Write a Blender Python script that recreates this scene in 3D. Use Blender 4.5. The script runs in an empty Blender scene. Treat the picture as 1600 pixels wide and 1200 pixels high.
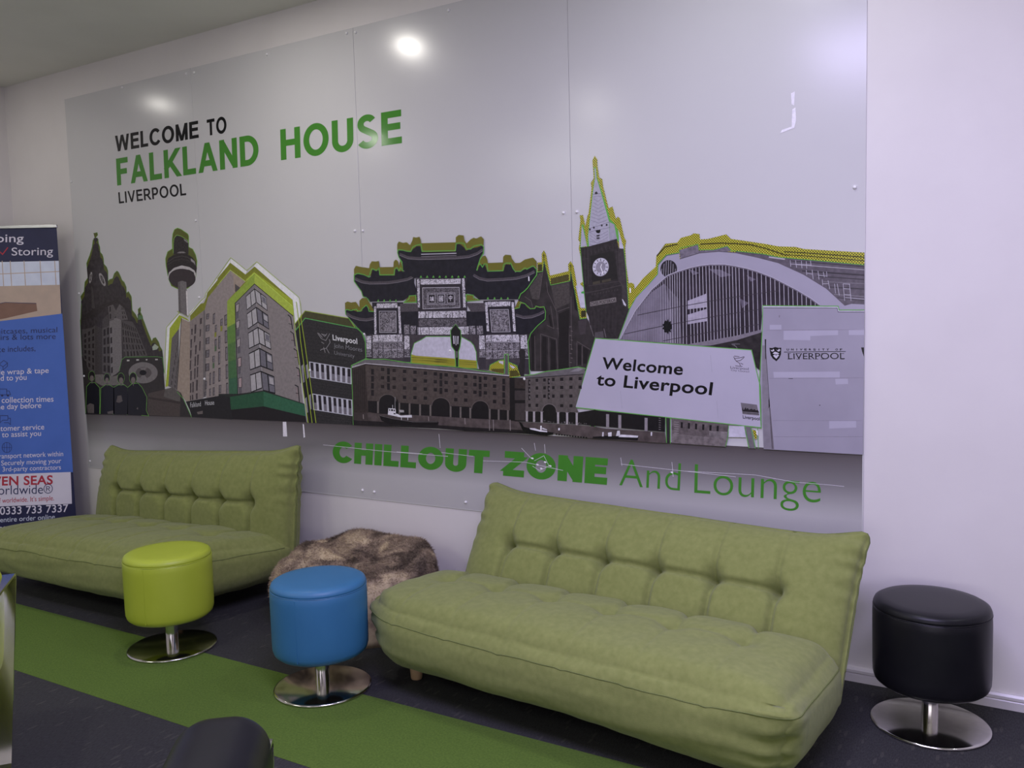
import bpy, bmesh, math, random
from mathutils import Vector, Matrix, noise as mnoise
from mathutils.geometry import delaunay_2d_cdt

random.seed(7)
S = bpy.context.scene
COL = S.collection

# ------------------------------------------------------------------ camera
# solved from the mural's four 1.22 m x 2.43 m panels, the carpet strip and the stool bases
FPX = 1347.27
YAW, PITCH, ROLL = 0.53573, -0.08102, -0.02559
CAM = Vector((0.0, -3.49, 1.469))
_w = Vector((-math.sin(YAW) * math.cos(PITCH), math.cos(YAW) * math.cos(PITCH), math.sin(PITCH)))
_r0 = Vector((math.cos(YAW), math.sin(YAW), 0)); _u0 = _r0.cross(_w)
_r = _r0 * math.cos(ROLL) + _u0 * math.sin(ROLL)
_u = -_r0 * math.sin(ROLL) + _u0 * math.cos(ROLL)
cd = bpy.data.cameras.new('camera'); cam = bpy.data.objects.new('camera', cd); COL.objects.link(cam)
cd.sensor_width = 36.0; cd.lens = FPX / 1600 * 36.0; cd.clip_start = 0.05
cam.matrix_world = Matrix(((_r.x, _u.x, -_w.x, CAM.x), (_r.y, _u.y, -_w.y, CAM.y), (_r.z, _u.z, -_w.z, CAM.z), (0, 0, 0, 1)))
S.camera = cam

# ------------------------------------------------------------------ light and exposure
S.view_settings.view_transform = 'Standard'; S.view_settings.look = 'None'
S.view_settings.gamma = 1.0; S.view_settings.use_curve_mapping = False
S.view_settings.exposure = 0.0
wd = bpy.data.worlds.new('world'); S.world = wd; wd.use_nodes = True
wd.node_tree.nodes['Background'].inputs[0].default_value = (0.66, 0.64, 1.0, 1)
wd.node_tree.nodes['Background'].inputs[1].default_value = 0.9

def area(name, loc, rot, sx, sy, power, colr, shape='RECTANGLE', spread=180):
    l = bpy.data.lights.new(name, 'AREA'); l.shape = shape; l.size = sx
    if shape in ('RECTANGLE', 'ELLIPSE'): l.size_y = sy
    l.energy = power; l.color = colr; l.spread = math.radians(spread)
    o = bpy.data.objects.new(name, l); COL.objects.link(o); o.location = loc; o.rotation_euler = rot
    return o
R = math.radians
H = 3.12
# ceiling downlights near the wall (two show as glows on the mural), more over the room
for x, y, p in ((-5.61, -0.89, 3.2), (-3.24, -0.85, 9), (-0.87, -0.87, 10), (1.5, -0.87, 10)):
    area('downlight', (x, y, H - 0.012), (0, 0, 0), 0.10, 0.10, p, (1.0, 0.96, 0.89) if x < -2 else (0.90, 0.91, 1.0), 'DISK')
for x, y, p in ((-5.2, -2.9, 8), (-3.0, -2.95, 9)):
    area('downlight', (x, y, H - 0.012), (0, 0, 0), 0.07, 0.07, p, (1.0, 0.97, 0.9), 'DISK')
# violet-white light panel on the right, then two added fills: neutral further back on the left, pale one behind the camera
area('ceiling_panel_and_fill', (-0.3, -2.6, H - 0.02), (0, 0, 0), 1.8, 0.9, 118, (0.64, 0.57, 1.0))
area('ceiling_panel_and_fill', (-4.3, -5.0, H - 0.02), (0, 0, 0), 1.2, 1.2, 46, (0.98, 1.0, 0.90))  # added fill, not a known fixture: brightens the left wall and mural
area('upward_fill_light', (0.6, -6.8, 1.5), (R(112), 0, 0), 4.5, 2.4, 85, (0.95, 0.91, 1.0))  # added fill before the solid front wall, tilted up to brighten the ceiling
# ------------------------------------------------------------------ helpers
def lin(c):
    c = c / 255.0
    return c / 12.92 if c <= 0.04045 else ((c + 0.055) / 1.055) ** 2.4
def nodes(name):
    m = bpy.data.materials.new(name); m.use_nodes = True
    nt = m.node_tree; b = nt.nodes['Principled BSDF']
    return m, nt, b, nt.nodes.new, nt.links.new
def setv(b, rgb=None, rough=None, metal=None, spec=None, coat=None, sheen=None):
    if rgb: b.inputs['Base Color'].default_value = (*rgb, 1)
    if rough is not None: b.inputs['Roughness'].default_value = rough
    if metal is not None: b.inputs['Metallic'].default_value = metal
    if spec is not None: b.inputs['Specular IOR Level'].default_value = spec
    if coat is not None: b.inputs['Coat Weight'].default_value = coat; b.inputs['Coat Roughness'].default_value = 0.08
    if sheen is not None: b.inputs['Sheen Weight'].default_value = sheen; b.inputs['Sheen Roughness'].default_value = 0.5
def mottled(name, c1, c2, scale=6.0, rough=0.6, bump=0.0, bscale=200.0, detail=6.0, stretch=(1, 1, 1), metal=0.0, spec=None, lo=0.3, hi=0.7, sheen=None, bdist=0.002):
    m, nt, b, N, L = nodes(name); setv(b, None, rough, metal, spec, None, sheen)
    tc = N('ShaderNodeTexCoord'); mp = N('ShaderNodeMapping'); mp.inputs['Scale'].default_value = stretch
    L(tc.outputs['Object'], mp.inputs['Vector'])
    n = N('ShaderNodeTexNoise'); n.inputs['Scale'].default_value = scale; n.inputs['Detail'].default_value = detail
    L(mp.outputs[0], n.inputs['Vector'])
    r = N('ShaderNodeValToRGB'); r.color_ramp.elements[0].position = lo; r.color_ramp.elements[1].position = hi
    r.color_ramp.elements[0].color = (*c1, 1); r.color_ramp.elements[1].color = (*c2, 1)
    L(n.outputs['Fac'], r.inputs[0]); L(r.outputs[0], b.inputs['Base Color'])
    if bump:
        n2 = N('ShaderNodeTexNoise'); n2.inputs['Scale'].default_value = bscale; n2.inputs['Detail'].default_value = 3
        L(mp.outputs[0], n2.inputs['Vector'])
        bp = N('ShaderNodeBump'); bp.inputs['Strength'].default_value = bump; bp.inputs['Distance'].default_value = bdist
        L(n2.outputs['Fac'], bp.inputs['Height']); L(bp.outputs[0], b.inputs['Normal'])
    return m
def rgb(r, g, b, k=1.0): return (min(.95, lin(r) * k), min(.95, lin(g) * k), min(.95, lin(b) * k))

def link(name, me, mats, parent=None, smooth=False):
    o = bpy.data.objects.new(name, me); COL.objects.link(o)
    for m in (mats if isinstance(mats, (list, tuple)) else [mats]): me.materials.append(m)
    if parent: o.parent = parent
    if smooth:
        for p in me.polygons: p.use_smooth = True
    return o
def obj(name, bm, mats, parent=None, smooth=False):
    me = bpy.data.meshes.new(name); bmesh.ops.recalc_face_normals(bm, faces=bm.faces[:]); bm.to_mesh(me); bm.free()
    return link(name, me, mats, parent, smooth)
def thing(name, label, cat, loc=(0, 0, 0), rz=0.0, group=None):
    o = bpy.data.objects.new(name, None); COL.objects.link(o); o.empty_display_size = 0.1
    o.location = loc; o.rotation_euler = (0, 0, rz); o['label'] = label; o['category'] = cat
    if group: o['group'] = group
    return o
def tag(o, label, cat, group=None):
    o['label'] = label; o['category'] = cat
    if group: o['group'] = group
    return o
def struct(o): o['kind'] = 'structure'; return o
def box(bm, x0, x1, y0, y1, z0, z1, bev=0.0, seg=2):
    v = bmesh.ops.create_cube(bm, size=1.0)['verts']
    for q in v:
        q.co = Vector((x0 + (q.co.x + .5) * (x1 - x0), y0 + (q.co.y + .5) * (y1 - y0), z0 + (q.co.z + .5) * (z1 - z0)))
    if bev:
        es = list({e for q in v for e in q.link_edges})
        bmesh.ops.bevel(bm, geom=es, offset=bev, segments=seg, profile=.5, affect='EDGES')
def lathe(bm, prof, n=64, c=(0, 0, 0)):
    rings = []
    for r, z in prof:
        if r < 1e-6: rings.append([bm.verts.new((c[0], c[1], c[2] + z))])
        else: rings.append([bm.verts.new((c[0] + r * math.cos(2 * math.pi * i / n), c[1] + r * math.sin(2 * math.pi * i / n), c[2] + z)) for i in range(n)])
    for a, b in zip(rings, rings[1:]):
        for i in range(n):
            j = (i + 1) % n
            if len(a) == 1 and len(b) == 1: continue
            if len(a) == 1: bm.faces.new((a[0], b[i], b[j]))
            elif len(b) == 1: bm.faces.new((a[i], a[j], b[0]))
            else: bm.faces.new((a[i], a[j], b[j], b[i]))
def tube(bm, pts, r, n=8, closed=False):
    pts = [Vector(p) for p in pts]; rings = []
    for i, p in enumerate(pts):
        a = pts[i - 1] if (i or closed) else p; b = pts[(i + 1) % len(pts)] if (i < len(pts) - 1 or closed) else p
        t = (b - a).normalized(); s = t.cross(Vector((0, 0, 1)))
        if s.length < 1e-3: s = t.cross(Vector((0, 1, 0)))
        s.normalize(); q = s.cross(t)
        rings.append([bm.verts.new(p + s * r * math.cos(2 * math.pi * k / n) + q * r * math.sin(2 * math.pi * k / n)) for k in range(n)])
    m = len(rings)
    for i in range(m if closed else m - 1):
        a, b = rings[i], rings[(i + 1) % m]
        for k in range(n): bm.faces.new((a[k], a[(k + 1) % n], b[(k + 1) % n], b[k]))
    if not closed:
        bm.faces.new(rings[0]); bm.faces.new(rings[-1][::-1])
def flatbar(bm, pts, width, thick, side):
    """a flat bar swept along pts, its broad side across the vector side"""
    pts = [Vector(p) for p in pts]; side = Vector(side).normalized(); rings = []
    for i, p in enumerate(pts):
        a = pts[max(0, i - 1)]; b = pts[min(len(pts) - 1, i + 1)]
        t = (b - a).normalized(); nrm = t.cross(side).normalized()
        rings.append([bm.verts.new(p + side * sx * width / 2 + nrm * sy * thick / 2) for sx, sy in ((-1, -1), (1, -1), (1, 1), (-1, 1))])
    for a, b in zip(rings, rings[1:]):
        for k in range(4): bm.faces.new((a[k], a[(k + 1) % 4], b[(k + 1) % 4], b[k]))
    bm.faces.new(rings[0][::-1]); bm.faces.new(rings[-1])
def gridbox(nx, ny, nz, fn):
    """surface lattice of a cube, every vertex sent through fn(u, v, w) with u, v, w in -1..1"""
    bm = bmesh.new(); V = {}
    def vert(i, j, k):
        if (i, j, k) not in V:
            V[(i, j, k)] = bm.verts.new(fn(2 * i / nx - 1, 2 * j / ny - 1, 2 * k / nz - 1))
        return V[(i, j, k)]
    for i in range(nx):
        for j in range(ny):
            for k in (0, nz): bm.faces.new((vert(i, j, k), vert(i + 1, j, k), vert(i + 1, j + 1, k), vert(i, j + 1, k)))
    for i in range(nx):
        for k in range(nz):
            for j in (0, ny): bm.faces.new((vert(i, j, k), vert(i + 1, j, k), vert(i + 1, j, k + 1), vert(i, j, k + 1)))
    for j in range(ny):
        for k in range(nz):
            for i in (0, nx): bm.faces.new((vert(i, j, k), vert(i, j + 1, k), vert(i, j + 1, k + 1), vert(i, j, k + 1)))
    return bm
def rounded(u, v, w, hx, hy, hz, r):
    p = Vector((u * hx, v * hy, w * hz))
    q = Vector((max(-hx + r, min(hx - r, p.x)), max(-hy + r, min(hy - r, p.y)), max(-hz + r, min(hz - r, p.z))))
    d = p - q
    if d.length > 1e-9: p = q + d.normalized() * r
    return p

# ---- flat artwork: points measured on the photograph are rectified onto the real flat surface, in metres
class Plane:
    def __init__(s, origin, ang):
        s.o = Vector(origin); s.ang = ang
        s.ex = Vector((math.cos(ang), math.sin(ang), 0)); s.n = Vector((math.sin(ang), -math.cos(ang), 0))
        s.layer = 0
    def uv(s, px, py):
        d = _w + _r * ((px - 800) / FPX) - _u * ((py - 600) / FPX)
        t = (s.o - CAM).dot(s.n) / d.dot(s.n)
        q = CAM + d * t - s.o
        return (q.dot(s.ex), q.z)
def crop(ox, oy, sc):
    """reader of 'x,y x,y' lists measured in an enlarged detail of the photograph"""
    def f(txt): return [(ox + float(a.split(',')[0]) * sc, oy + float(a.split(',')[1]) * sc) for a in txt.split()]
    return f
class Art:
    STEP = 0.00001
    def __init__(s, plane, base):
        s.pl = plane; s.bm = bmesh.new(); s.mats = []; s.y = base; s.base = base
    def mi(s, m):
        if m not in s.mats: s.mats.append(m)
        return s.mats.index(m)
    def _face(s, m, uvs):
        s.y -= s.STEP; k = s.mi(m)
        if len(uvs) > 4:
            vs, _, fs = delaunay_2d_cdt([Vector(q) for q in uvs], [], [list(range(len(uvs)))], 1, 1e-6)[:3]
        else: vs, fs = uvs, [list(range(len(uvs)))]
        bv = [s.bm.verts.new((q[0], s.y, q[1])) for q in vs]
        for f in fs:
            try: s.bm.faces.new([bv[i] for i in f]).material_index = k
            except ValueError: pass
    def poly(s, m, pts): s._face(m, [s.pl.uv(*p) for p in pts])
    def many(s, m, polys):
        y0 = s.y
        for p in polys: s.y = y0; s.poly(m, p)
    def line(s, m, pts, w=1.0, closed=False):
        pts = list(pts); n = len(pts); y0 = s.y
        L_, R_ = [], []
        for i in range(n):
            a = pts[i - 1] if (i or closed) else pts[i]; b = pts[(i + 1) % n] if (i < n - 1 or closed) else pts[i]
            def un(p, q):
                d = math.hypot(q[0] - p[0], q[1] - p[1]) or 1e-6
                return ((q[0] - p[0]) / d, (q[1] - p[1]) / d)
            t1 = un(a, pts[i]) if a != pts[i] else un(pts[i], b); t2 = un(pts[i], b) if b != pts[i] else t1
            nx, ny = -(t1[1] + t2[1]), t1[0] + t2[0]; l = math.hypot(nx, ny)
            if l < .25: nx, ny, l = -t1[1], t1[0], 1.0
            nx, ny = nx / l, ny / l
            k = w / 2 / max(.5, nx * -t1[1] + ny * t1[0])
            L_.append((pts[i][0] + nx * k, pts[i][1] + ny * k)); R_.append((pts[i][0] - nx * k, pts[i][1] - ny * k))
        for i in range(n if closed else n - 1):
            j = (i + 1) % n; s.y = y0
            s.poly(m, [L_[i], L_[j], R_[j], R_[i]])
    def ell(s, m, cx, cy, rx, ry, rot=0.0, n=28, a0=0, a1=360):
        c, q = math.cos(R(rot)), math.sin(R(rot)); P = []
        for i in range(n):
            t = R(a0 + (a1 - a0) * i / (n if a1 - a0 >= 360 else n - 1)); x, y = rx * math.cos(t), ry * math.sin(t)
            P.append((cx + x * c - y * q, cy + x * q + y * c))
        s.poly(m, P)
    def grid(s, m, quad, nx, ny, fx=.5, fy=.5, skip=()):
        """nx by ny small quads spread over a quad (tl, tr, br, bl)"""
        tl, tr, br, bl = quad; y0 = s.y
        def at(a, b):
            t = (tl[0] + (tr[0] - tl[0]) * a, tl[1] + (tr[1] - tl[1]) * a); q = (bl[0] + (br[0] - bl[0]) * a, bl[1] + (br[1] - bl[1]) * a)
            return (t[0] + (q[0] - t[0]) * b, t[1] + (q[1] - t[1]) * b)
        for i in range(nx):
            for j in range(ny):
                if (i, j) in skip: continue
                a0, a1 = (i + .5 - fx / 2) / nx, (i + .5 + fx / 2) / nx; b0, b1 = (j + .5 - fy / 2) / ny, (j + .5 + fy / 2) / ny
                s.y = y0; s.poly(m, [at(a0, b0), at(a1, b0), at(a1, b1), at(a0, b1)])
    def text(s, m, body, p0, p1, top, weight=0.0):
        """lettering from baseline start p0 to baseline end p1, capitals reaching top above p0"""
        s.y -= s.STEP
        me = text_mesh(body, weight)
        xs = [v.co.x for v in me.vertices]; x0, x1 = min(xs), max(xs)
        a = Vector(s.pl.uv(*p0)); b = Vector(s.pl.uv(*p1)); c = Vector(s.pl.uv(*top)); k = s.mi(m)
        vs = [s.bm.verts.new((0, 0, 0)) for _ in me.vertices]
        for v, q in zip(me.vertices, vs):
            h = a + (b - a) * ((v.co.x - x0) / (x1 - x0)) + (c - a) * (v.co.y / CAPH)
            q.co = (h.x, s.y, h.y)
        for p in me.polygons:
            try: f = s.bm.faces.new([vs[i] for i in p.vertices])
            except ValueError: continue
            f.material_index = k
        bpy.data.meshes.remove(me)
    def build(s, name, parent, label=None):
        for f in s.bm.faces:
            f.normal_update()
            if f.normal.y > 0: f.normal_flip()
        me = bpy.data.meshes.new(name); s.bm.to_mesh(me); s.bm.free()
        o = link(name, me, s.mats, parent)
        if label: o['label'] = label
        return o
def text_mesh(body, weight=0.0):
    c = bpy.data.curves.new('lettering', 'FONT'); c.body = body; c.offset = weight; c.resolution_u = 6
    c.space_character = 1.0 + max(0, weight) * 2.2
    o = bpy.data.objects.new('lettering', c); COL.objects.link(o); bpy.context.view_layer.update()
    me = bpy.data.meshes.new_from_object(o.evaluated_get(bpy.context.evaluated_depsgraph_get()))
    bpy.data.objects.remove(o); bpy.data.curves.remove(c)
    return me
_t = text_mesh('H'); CAPH = max(v.co.y for v in _t.vertices); bpy.data.meshes.remove(_t)

# plain grotesque capitals drawn as strokes on a cap-height of 1: (advance width, [strokes])
def _arc(cx, cy, rx, ry, a0, a1, n=18): return [(cx + rx * math.cos(R(a0 + (a1 - a0) * i / n)), cy + ry * math.sin(R(a0 + (a1 - a0) * i / n))) for i in range(n + 1)]
def capital(ch, t):
    """outline strokes of one capital, t the stroke weight; strokes keep inside 0..1"""
    h = t / 2; H_ = 1 - h
    if ch == 'I': return t, [[(h, 0), (h, 1)]]
    if ch == 'L': return .55, [[(h, 0), (h, 1)], [(0, h), (.55, h)]]
    if ch == 'E': return .62, [[(h, 0), (h, 1)], [(0, h), (.62, h)], [(0, .53), (.58, .53)], [(0, H_), (.61, H_)]]
    if ch == 'F': return .56, [[(h, 0), (h, 1)], [(0, .50), (.50, .50)], [(0, H_), (.56, H_)]]
    if ch == 'T': return .66, [[(.33, 0), (.33, 1)], [(0, H_), (.66, H_)]]
    if ch == 'H': return .70, [[(h, 0), (h, 1)], [(.70 - h, 0), (.70 - h, 1)], [(0, .54), (.70, .54)]]
    if ch == 'N': return .70, [[(h, 0), (h, 1)], [(.70 - h, 0), (.70 - h, 1)], [(h, 1 - h * .6), (.70 - h, h * .6)]]
    if ch == 'M': return .82, [[(h, 0), (h, 1)], [(.82 - h, 0), (.82 - h, 1)], [(h, 1), (.41, 0)], [(.41, 0), (.82 - h, 1)]]
    if ch == 'W': return 1.06, [[(h * .9, 1), (.27, 0)], [(.27, 0), (.53, 1)], [(.53, 1), (.79, 0)], [(.79, 0), (1.06 - h * .9, 1)]]
    if ch == 'V': return .76, [[(h * .9, 1), (.38, 0)], [(.38, 0), (.76 - h * .9, 1)]]
    if ch == 'A': return .78, [[(h * .9, 0), (.39, 1)], [(.39, 1), (.78 - h * .9, 0)], [(.15, .30), (.63, .30)]]
    if ch == 'K': return .72, [[(h, 0), (h, 1)], [(.64, 1), (h, .34)], [(.26, .56), (.66, 0)]]
    if ch == 'Z': return .64, [[(.03, H_), (.62, H_)], [(0, h), (.64, h)], [(.58, 1 - t * .7), (.06, t * .7)]]
    if ch == 'O': return .86, [_arc(.43, .5, .43 - h, .52 - h, 90, 450, 44)]
    if ch == 'C': return .78, [_arc(.42, .5, .42 - h, .52 - h, 40, 325, 36)]
    if ch == 'U': return .70, [[(h, 1), (h, .34)] + _arc(.35, .34, .35 - h, .36 - h, 180, 360, 22)[1:] + [(.70 - h, 1)]]
    if ch == 'D': return .72, [[(h, 0), (h, 1)], [(0, h), (.28, h)] + _arc(.28, .5, .44 - h, .5 - h, -90, 90, 26)[1:-1] + [(.28, H_), (0, H_)]]
    if ch == 'P': return .62, [[(h, 0), (h, 1)], [(0, .41), (.34, .41)] + _arc(.34, .41 + (H_ - .41) / 2, .28 - h, (H_ - .41) / 2, -90, 90, 18)[1:-1] + [(.34, H_), (0, H_)]]
    if ch == 'R': return .70, [[(h, 0), (h, 1)], [(0, .44), (.36, .44)] + _arc(.36, .44 + (H_ - .44) / 2, .29 - h, (H_ - .44) / 2, -90, 90, 18)[1:-1] + [(.36, H_), (0, H_)], [(.34, .44), (.66, 0)]]
    if ch == 'S': return .66, [_arc(.325, .735, .29 - h * .9, .285 - h, 28, 250, 24)[:-1] + [(.33, .515)] + _arc(.335, .275, .325 - h * .9, .295 - h, 70, -155, 26)[1:]]
    return .3, []
def capitals(s, m, body, p0, p1, top, weight=.15, gap=.15, space=.34):
    """a line of capitals on baseline p0-p1, each kept to its own layer order"""
    a = Vector(s.pl.uv(*p0)); b = Vector(s.pl.uv(*p1)); c = Vector(s.pl.uv(*top)) - a
    xs, x = [], 0.0
    for ch in body:
        if ch == ' ': x += space; continue
        w, st = capital(ch, weight); xs.append((x, st)); x += w + gap
    tot = x - gap; k = s.mi(m)
    for x0, st in xs:
        for L in st:
            s.y -= s.STEP; n = len(L); sides = []
            closed = n > 30 and abs(L[0][0] - L[-1][0]) < 1e-6 and abs(L[0][1] - L[-1][1]) < 1e-6
            for i in range(n):
                p = L[i]; q0 = L[i - 1] if i else (L[-2] if closed else p); q1 = L[i + 1] if i < n - 1 else (L[1] if closed else p)
                dx, dy = q1[0] - q0[0], q1[1] - q0[1]; l = math.hypot(dx, dy); sides.append((-dy / l * weight / 2, dx / l * weight / 2))
            if n == 2 and abs(L[0][0] - L[1][0]) > .02 and abs(L[0][1] - L[1][1]) > .2:      # diagonals are cut level
                dx, dy = L[1][0] - L[0][0], L[1][1] - L[0][1]; f = math.hypot(dx, dy) / abs(dy) * weight / 2 * .94; sides = [(f, 0), (f, 0)]
            vs = []
            for (x, y), (ox, oy) in zip(L, sides):
                row = []
                for g in (1, -1):
                    h = a + (b - a) * ((x0 + x + ox * g) / tot) + c * (y + oy * g); row.append(s.bm.verts.new((h.x, s.y, h.y)))
                vs.append(row)
            for r0, r1 in zip(vs, vs[1:]):
                try: s.bm.faces.new((r0[0], r1[0], r1[1], r0[1])).material_index = k
                except ValueError: pass
# ------------------------------------------------------------------ materials
M = {}
M['wall'] = mottled('wall_paint', (.70, .67, .66), (.74, .71, .70), 3, .55, .06, 160)
M['ceiling'] = mottled('ceiling_paint', (.76, .76, .69), (.80, .80, .73), 3, .8)
M['skirting'] = mottled('skirting_paint', (.60, .57, .58), (.66, .63, .64), 5, .28)
M['panel'] = mottled('mural_panel', (.58, .575, .58), (.60, .595, .60), 1.2, .21, .0)
M['cap'] = mottled('screw_cap', (.80, .79, .80), (.84, .83, .84), 5, .3)
M['fabric'] = mottled('olive_fabric', (.176, .202, .052), (.230, .256, .076), 45, .92, .5, 700, stretch=(1, 1, 1), sheen=.12, lo=.25, hi=.75)
M['seam'] = mottled('olive_seam', (.125, .15, .045), (.15, .18, .055), 60, .95)
M['wood'] = mottled('pale_wood', (.50, .33, .17), (.62, .43, .25), 18, .45, stretch=(1, 1, .15))
M['lime'] = mottled('lime_leather', (.38, .47, .035), (.41, .50, .042), 8, .42, .12, 420, bdist=.0006)
M['blue'] = mottled('blue_leather', (.032, .150, .300), (.036, .165, .325), 8, .45, .12, 420, bdist=.0006)
M['black'] = mottled('black_leather', (.006, .006, .008), (.009, .009, .011), 8, .36, .15, 380, bdist=.0006, spec=.24)
M['darkplate'] = mottled('black_plate', (.015, .015, .015), (.02, .02, .02), 8, .6)
M['chrome'] = mottled('brushed_chrome', (.62, .60, .58), (.70, .68, .66), 30, .12, metal=1.0, stretch=(1, 1, .1))
M['carpetgreen'] = mottled('green_carpet', (.082, .155, .014), (.138, .232, .028), 130, .98, .9, 900, detail=12, lo=.25, hi=.75, bdist=.004)

def carpet_mat():
    m, nt, b, N, L = nodes('charcoal_carpet'); setv(b, None, .97)
    tc = N('ShaderNodeTexCoord')
    n1 = N('ShaderNodeTexNoise'); n1.inputs['Scale'].default_value = 260; n1.inputs['Detail'].default_value = 4
    mp = N('ShaderNodeMapping'); mp.inputs['Scale'].default_value = (1, .25, 1); L(tc.outputs['Object'], mp.inputs[0]); L(mp.outputs[0], n1.inputs['Vector'])
    r = N('ShaderNodeValToRGB'); r.color_ramp.elements[0].position = .3; r.color_ramp.elements[1].position = .75
    r.color_ramp.elements[0].color = (.016, .016, .017, 1); r.color_ramp.elements[1].color = (.041, .041, .043, 1)
    L(n1.outputs['Fac'], r.inputs[0])
    # pale flecks of the tufted pattern
    mp2 = N('ShaderNodeMapping'); mp2.inputs['Scale'].default_value = (34, 9, 1); mp2.inputs['Rotation'].default_value = (0, 0, R(25)); L(tc.outputs['Object'], mp2.inputs[0])
    v = N('ShaderNodeTexVoronoi'); v.inputs['Scale'].default_value = 1.0; L(mp2.outputs[0], v.inputs['Vector'])
    lt = N('ShaderNodeMath'); lt.operation = 'LESS_THAN'; lt.inputs[1].default_value = .19; L(v.outputs['Distance'], lt.inputs[0])
    ml = N('ShaderNodeMath'); ml.operation = 'MULTIPLY'; ml.inputs[1].default_value = .26; L(lt.outputs[0], ml.inputs[0])
    mx = N('ShaderNodeMixRGB'); mx.inputs[2].default_value = (.11, .10, .085, 1); L(ml.outputs[0], mx.inputs[0]); L(r.outputs[0], mx.inputs[1])
    L(mx.outputs[0], b.inputs['Base Color'])
    bp = N('ShaderNodeBump'); bp.inputs['Strength'].default_value = .8; bp.inputs['Distance'].default_value = .004; L(n1.outputs['Fac'], bp.inputs['Height']); L(bp.outputs[0], b.inputs['Normal'])
    return m
M['carpet'] = carpet_mat()

# ------------------------------------------------------------------ the room
X0, X1, YB = -6.10, 3.2, -7.0
bm = bmesh.new(); box(bm, X0 - .1, X1 + .1, YB - .1, .15, -.1, 0); struct(obj('floor', bm, M['carpet']))
bm = bmesh.new(); box(bm, X0 - .1, X1 + .1, YB - .1, .15, H, H + .1); struct(obj('ceiling', bm, M['ceiling']))
bm = bmesh.new(); box(bm, X0 - .1, X1 + .1, .004, .15, 0, H); struct(obj('wall_back', bm, M['wall']))
bm = bmesh.new(); box(bm, X0 - .1, X0, YB, .004, 0, H); struct(obj('wall_left', bm, M['wall']))
bm = bmesh.new(); box(bm, X1, X1 + .1, YB, .004, 0, H); struct(obj('wall_right', bm, M['wall']))
bm = bmesh.new(); box(bm, X0 - .1, X1 + .1, YB - .1, YB, 0, H); struct(obj('wall_front', bm, M['wall']))
def skirting(name, pts, nrm):
    prof = [(0, 0), (.016, 0), (.016, .030), (.013, .034), (.018, .038), (.018, .048), (.012, .056), (0, .0575)]
    bm = bmesh.new(); n = Vector(nrm); rows = []
    for p in pts: rows.append([bm.verts.new(Vector(p) + n * a + Vector((0, 0, b))) for a, b in prof])
    for i in range(len(prof) - 1): bm.faces.new((rows[0][i], rows[1][i], rows[1][i + 1], rows[0][i + 1]))
    bm.faces.new(rows[0]); bm.faces.new(rows[1][::-1])
    struct(obj(name, bm, M['skirting']))
skirting('baseboard_back', [(X0, .004, 0), (X1, .004, 0)], (0, -1, 0))
skirting('baseboard_left', [(X0, YB, 0), (X0, -.014, 0)], (1, 0, 0))
bm = bmesh.new(); box(bm, X0 + .02, X1 - .02, -1.5036, -.9949, .0002, .0012)
tag(obj('carpet_strip', bm, M['carpetgreen']), 'long grass-green carpet strip laid in the charcoal carpet in front of the sofas', 'carpet')
# ------------------------------------------------------------------ the mural of four screwed-on panels
_ink = {}
def ink(r, g, b, k=1.3, var=.12, sc=60, rough=.24):
    key = (r, g, b, k, var, sc)
    if key not in _ink:
        c = rgb(r, g, b, k)
        _ink[key] = mottled('ink_%d_%d_%d' % (r, g, b), tuple(x * (1 - var) for x in c), tuple(min(.95, x * (1 + var)) for x in c), sc, rough, spec=.28)
    return _ink[key]
KL, KM, KR = 1.75, 1.3, 1.05      # print inks: left, middle and right panels were read under dimmer or brighter light
def dots_mat(name, c1, c2, pitch, thr):
    """lime halftone: a diamond lattice of dark dots printed on lime"""
    m, nt, b, N, L = nodes(name); setv(b, None, .24, spec=.4)
    tc = N('ShaderNodeTexCoord'); sp = N('ShaderNodeSeparateXYZ'); L(tc.outputs['Object'], sp.inputs[0])
    outs = []
    for ax in ('X', 'Z'):
        a = N('ShaderNodeMath'); a.operation = 'MULTIPLY'; a.inputs[1].default_value = 2 * math.pi / pitch; L(sp.outputs[ax], a.inputs[0])
        s = N('ShaderNodeMath'); s.operation = 'COSINE'; L(a.outputs[0], s.inputs[0]); outs.append(s)
    ad = N('ShaderNodeMath'); ad.operation = 'ADD'; L(outs[0].outputs[0], ad.inputs[0]); L(outs[1].outputs[0], ad.inputs[1])
    ab = N('ShaderNodeMath'); ab.operation = 'ABSOLUTE'; L(ad.outputs[0], ab.inputs[0])
    gt = N('ShaderNodeMath'); gt.operation = 'GREATER_THAN'; gt.inputs[1].default_value = thr; L(ab.outputs[0], gt.inputs[0])
    mx = N('ShaderNodeMixRGB'); mx.inputs[1].default_value = (*c1, 1); mx.inputs[2].default_value = (*c2, 1); L(gt.outputs[0], mx.inputs[0])
    L(mx.outputs[0], b.inputs['Base Color']); return m
def carve_mat(name, c1, c2, scale, lo=.32, hi=.5):
    m, nt, b, N, L = nodes(name); setv(b, None, .24, spec=.4)
    tc = N('ShaderNodeTexCoord'); n = N('ShaderNodeTexNoise'); n.inputs['Scale'].default_value = scale; n.inputs['Detail'].default_value = 5; n.inputs['Distortion'].default_value = 1.5
    L(tc.outputs['Object'], n.inputs['Vector'])
    r = N('ShaderNodeValToRGB'); r.color_ramp.elements[0].position = lo; r.color_ramp.elements[1].position = hi
    r.color_ramp.elements[0].color = (*c1, 1); r.color_ramp.elements[1].color = (*c2, 1); L(n.outputs['Fac'], r.inputs[0]); L(r.outputs[0], b.inputs['Base Color'])
    return m
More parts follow.
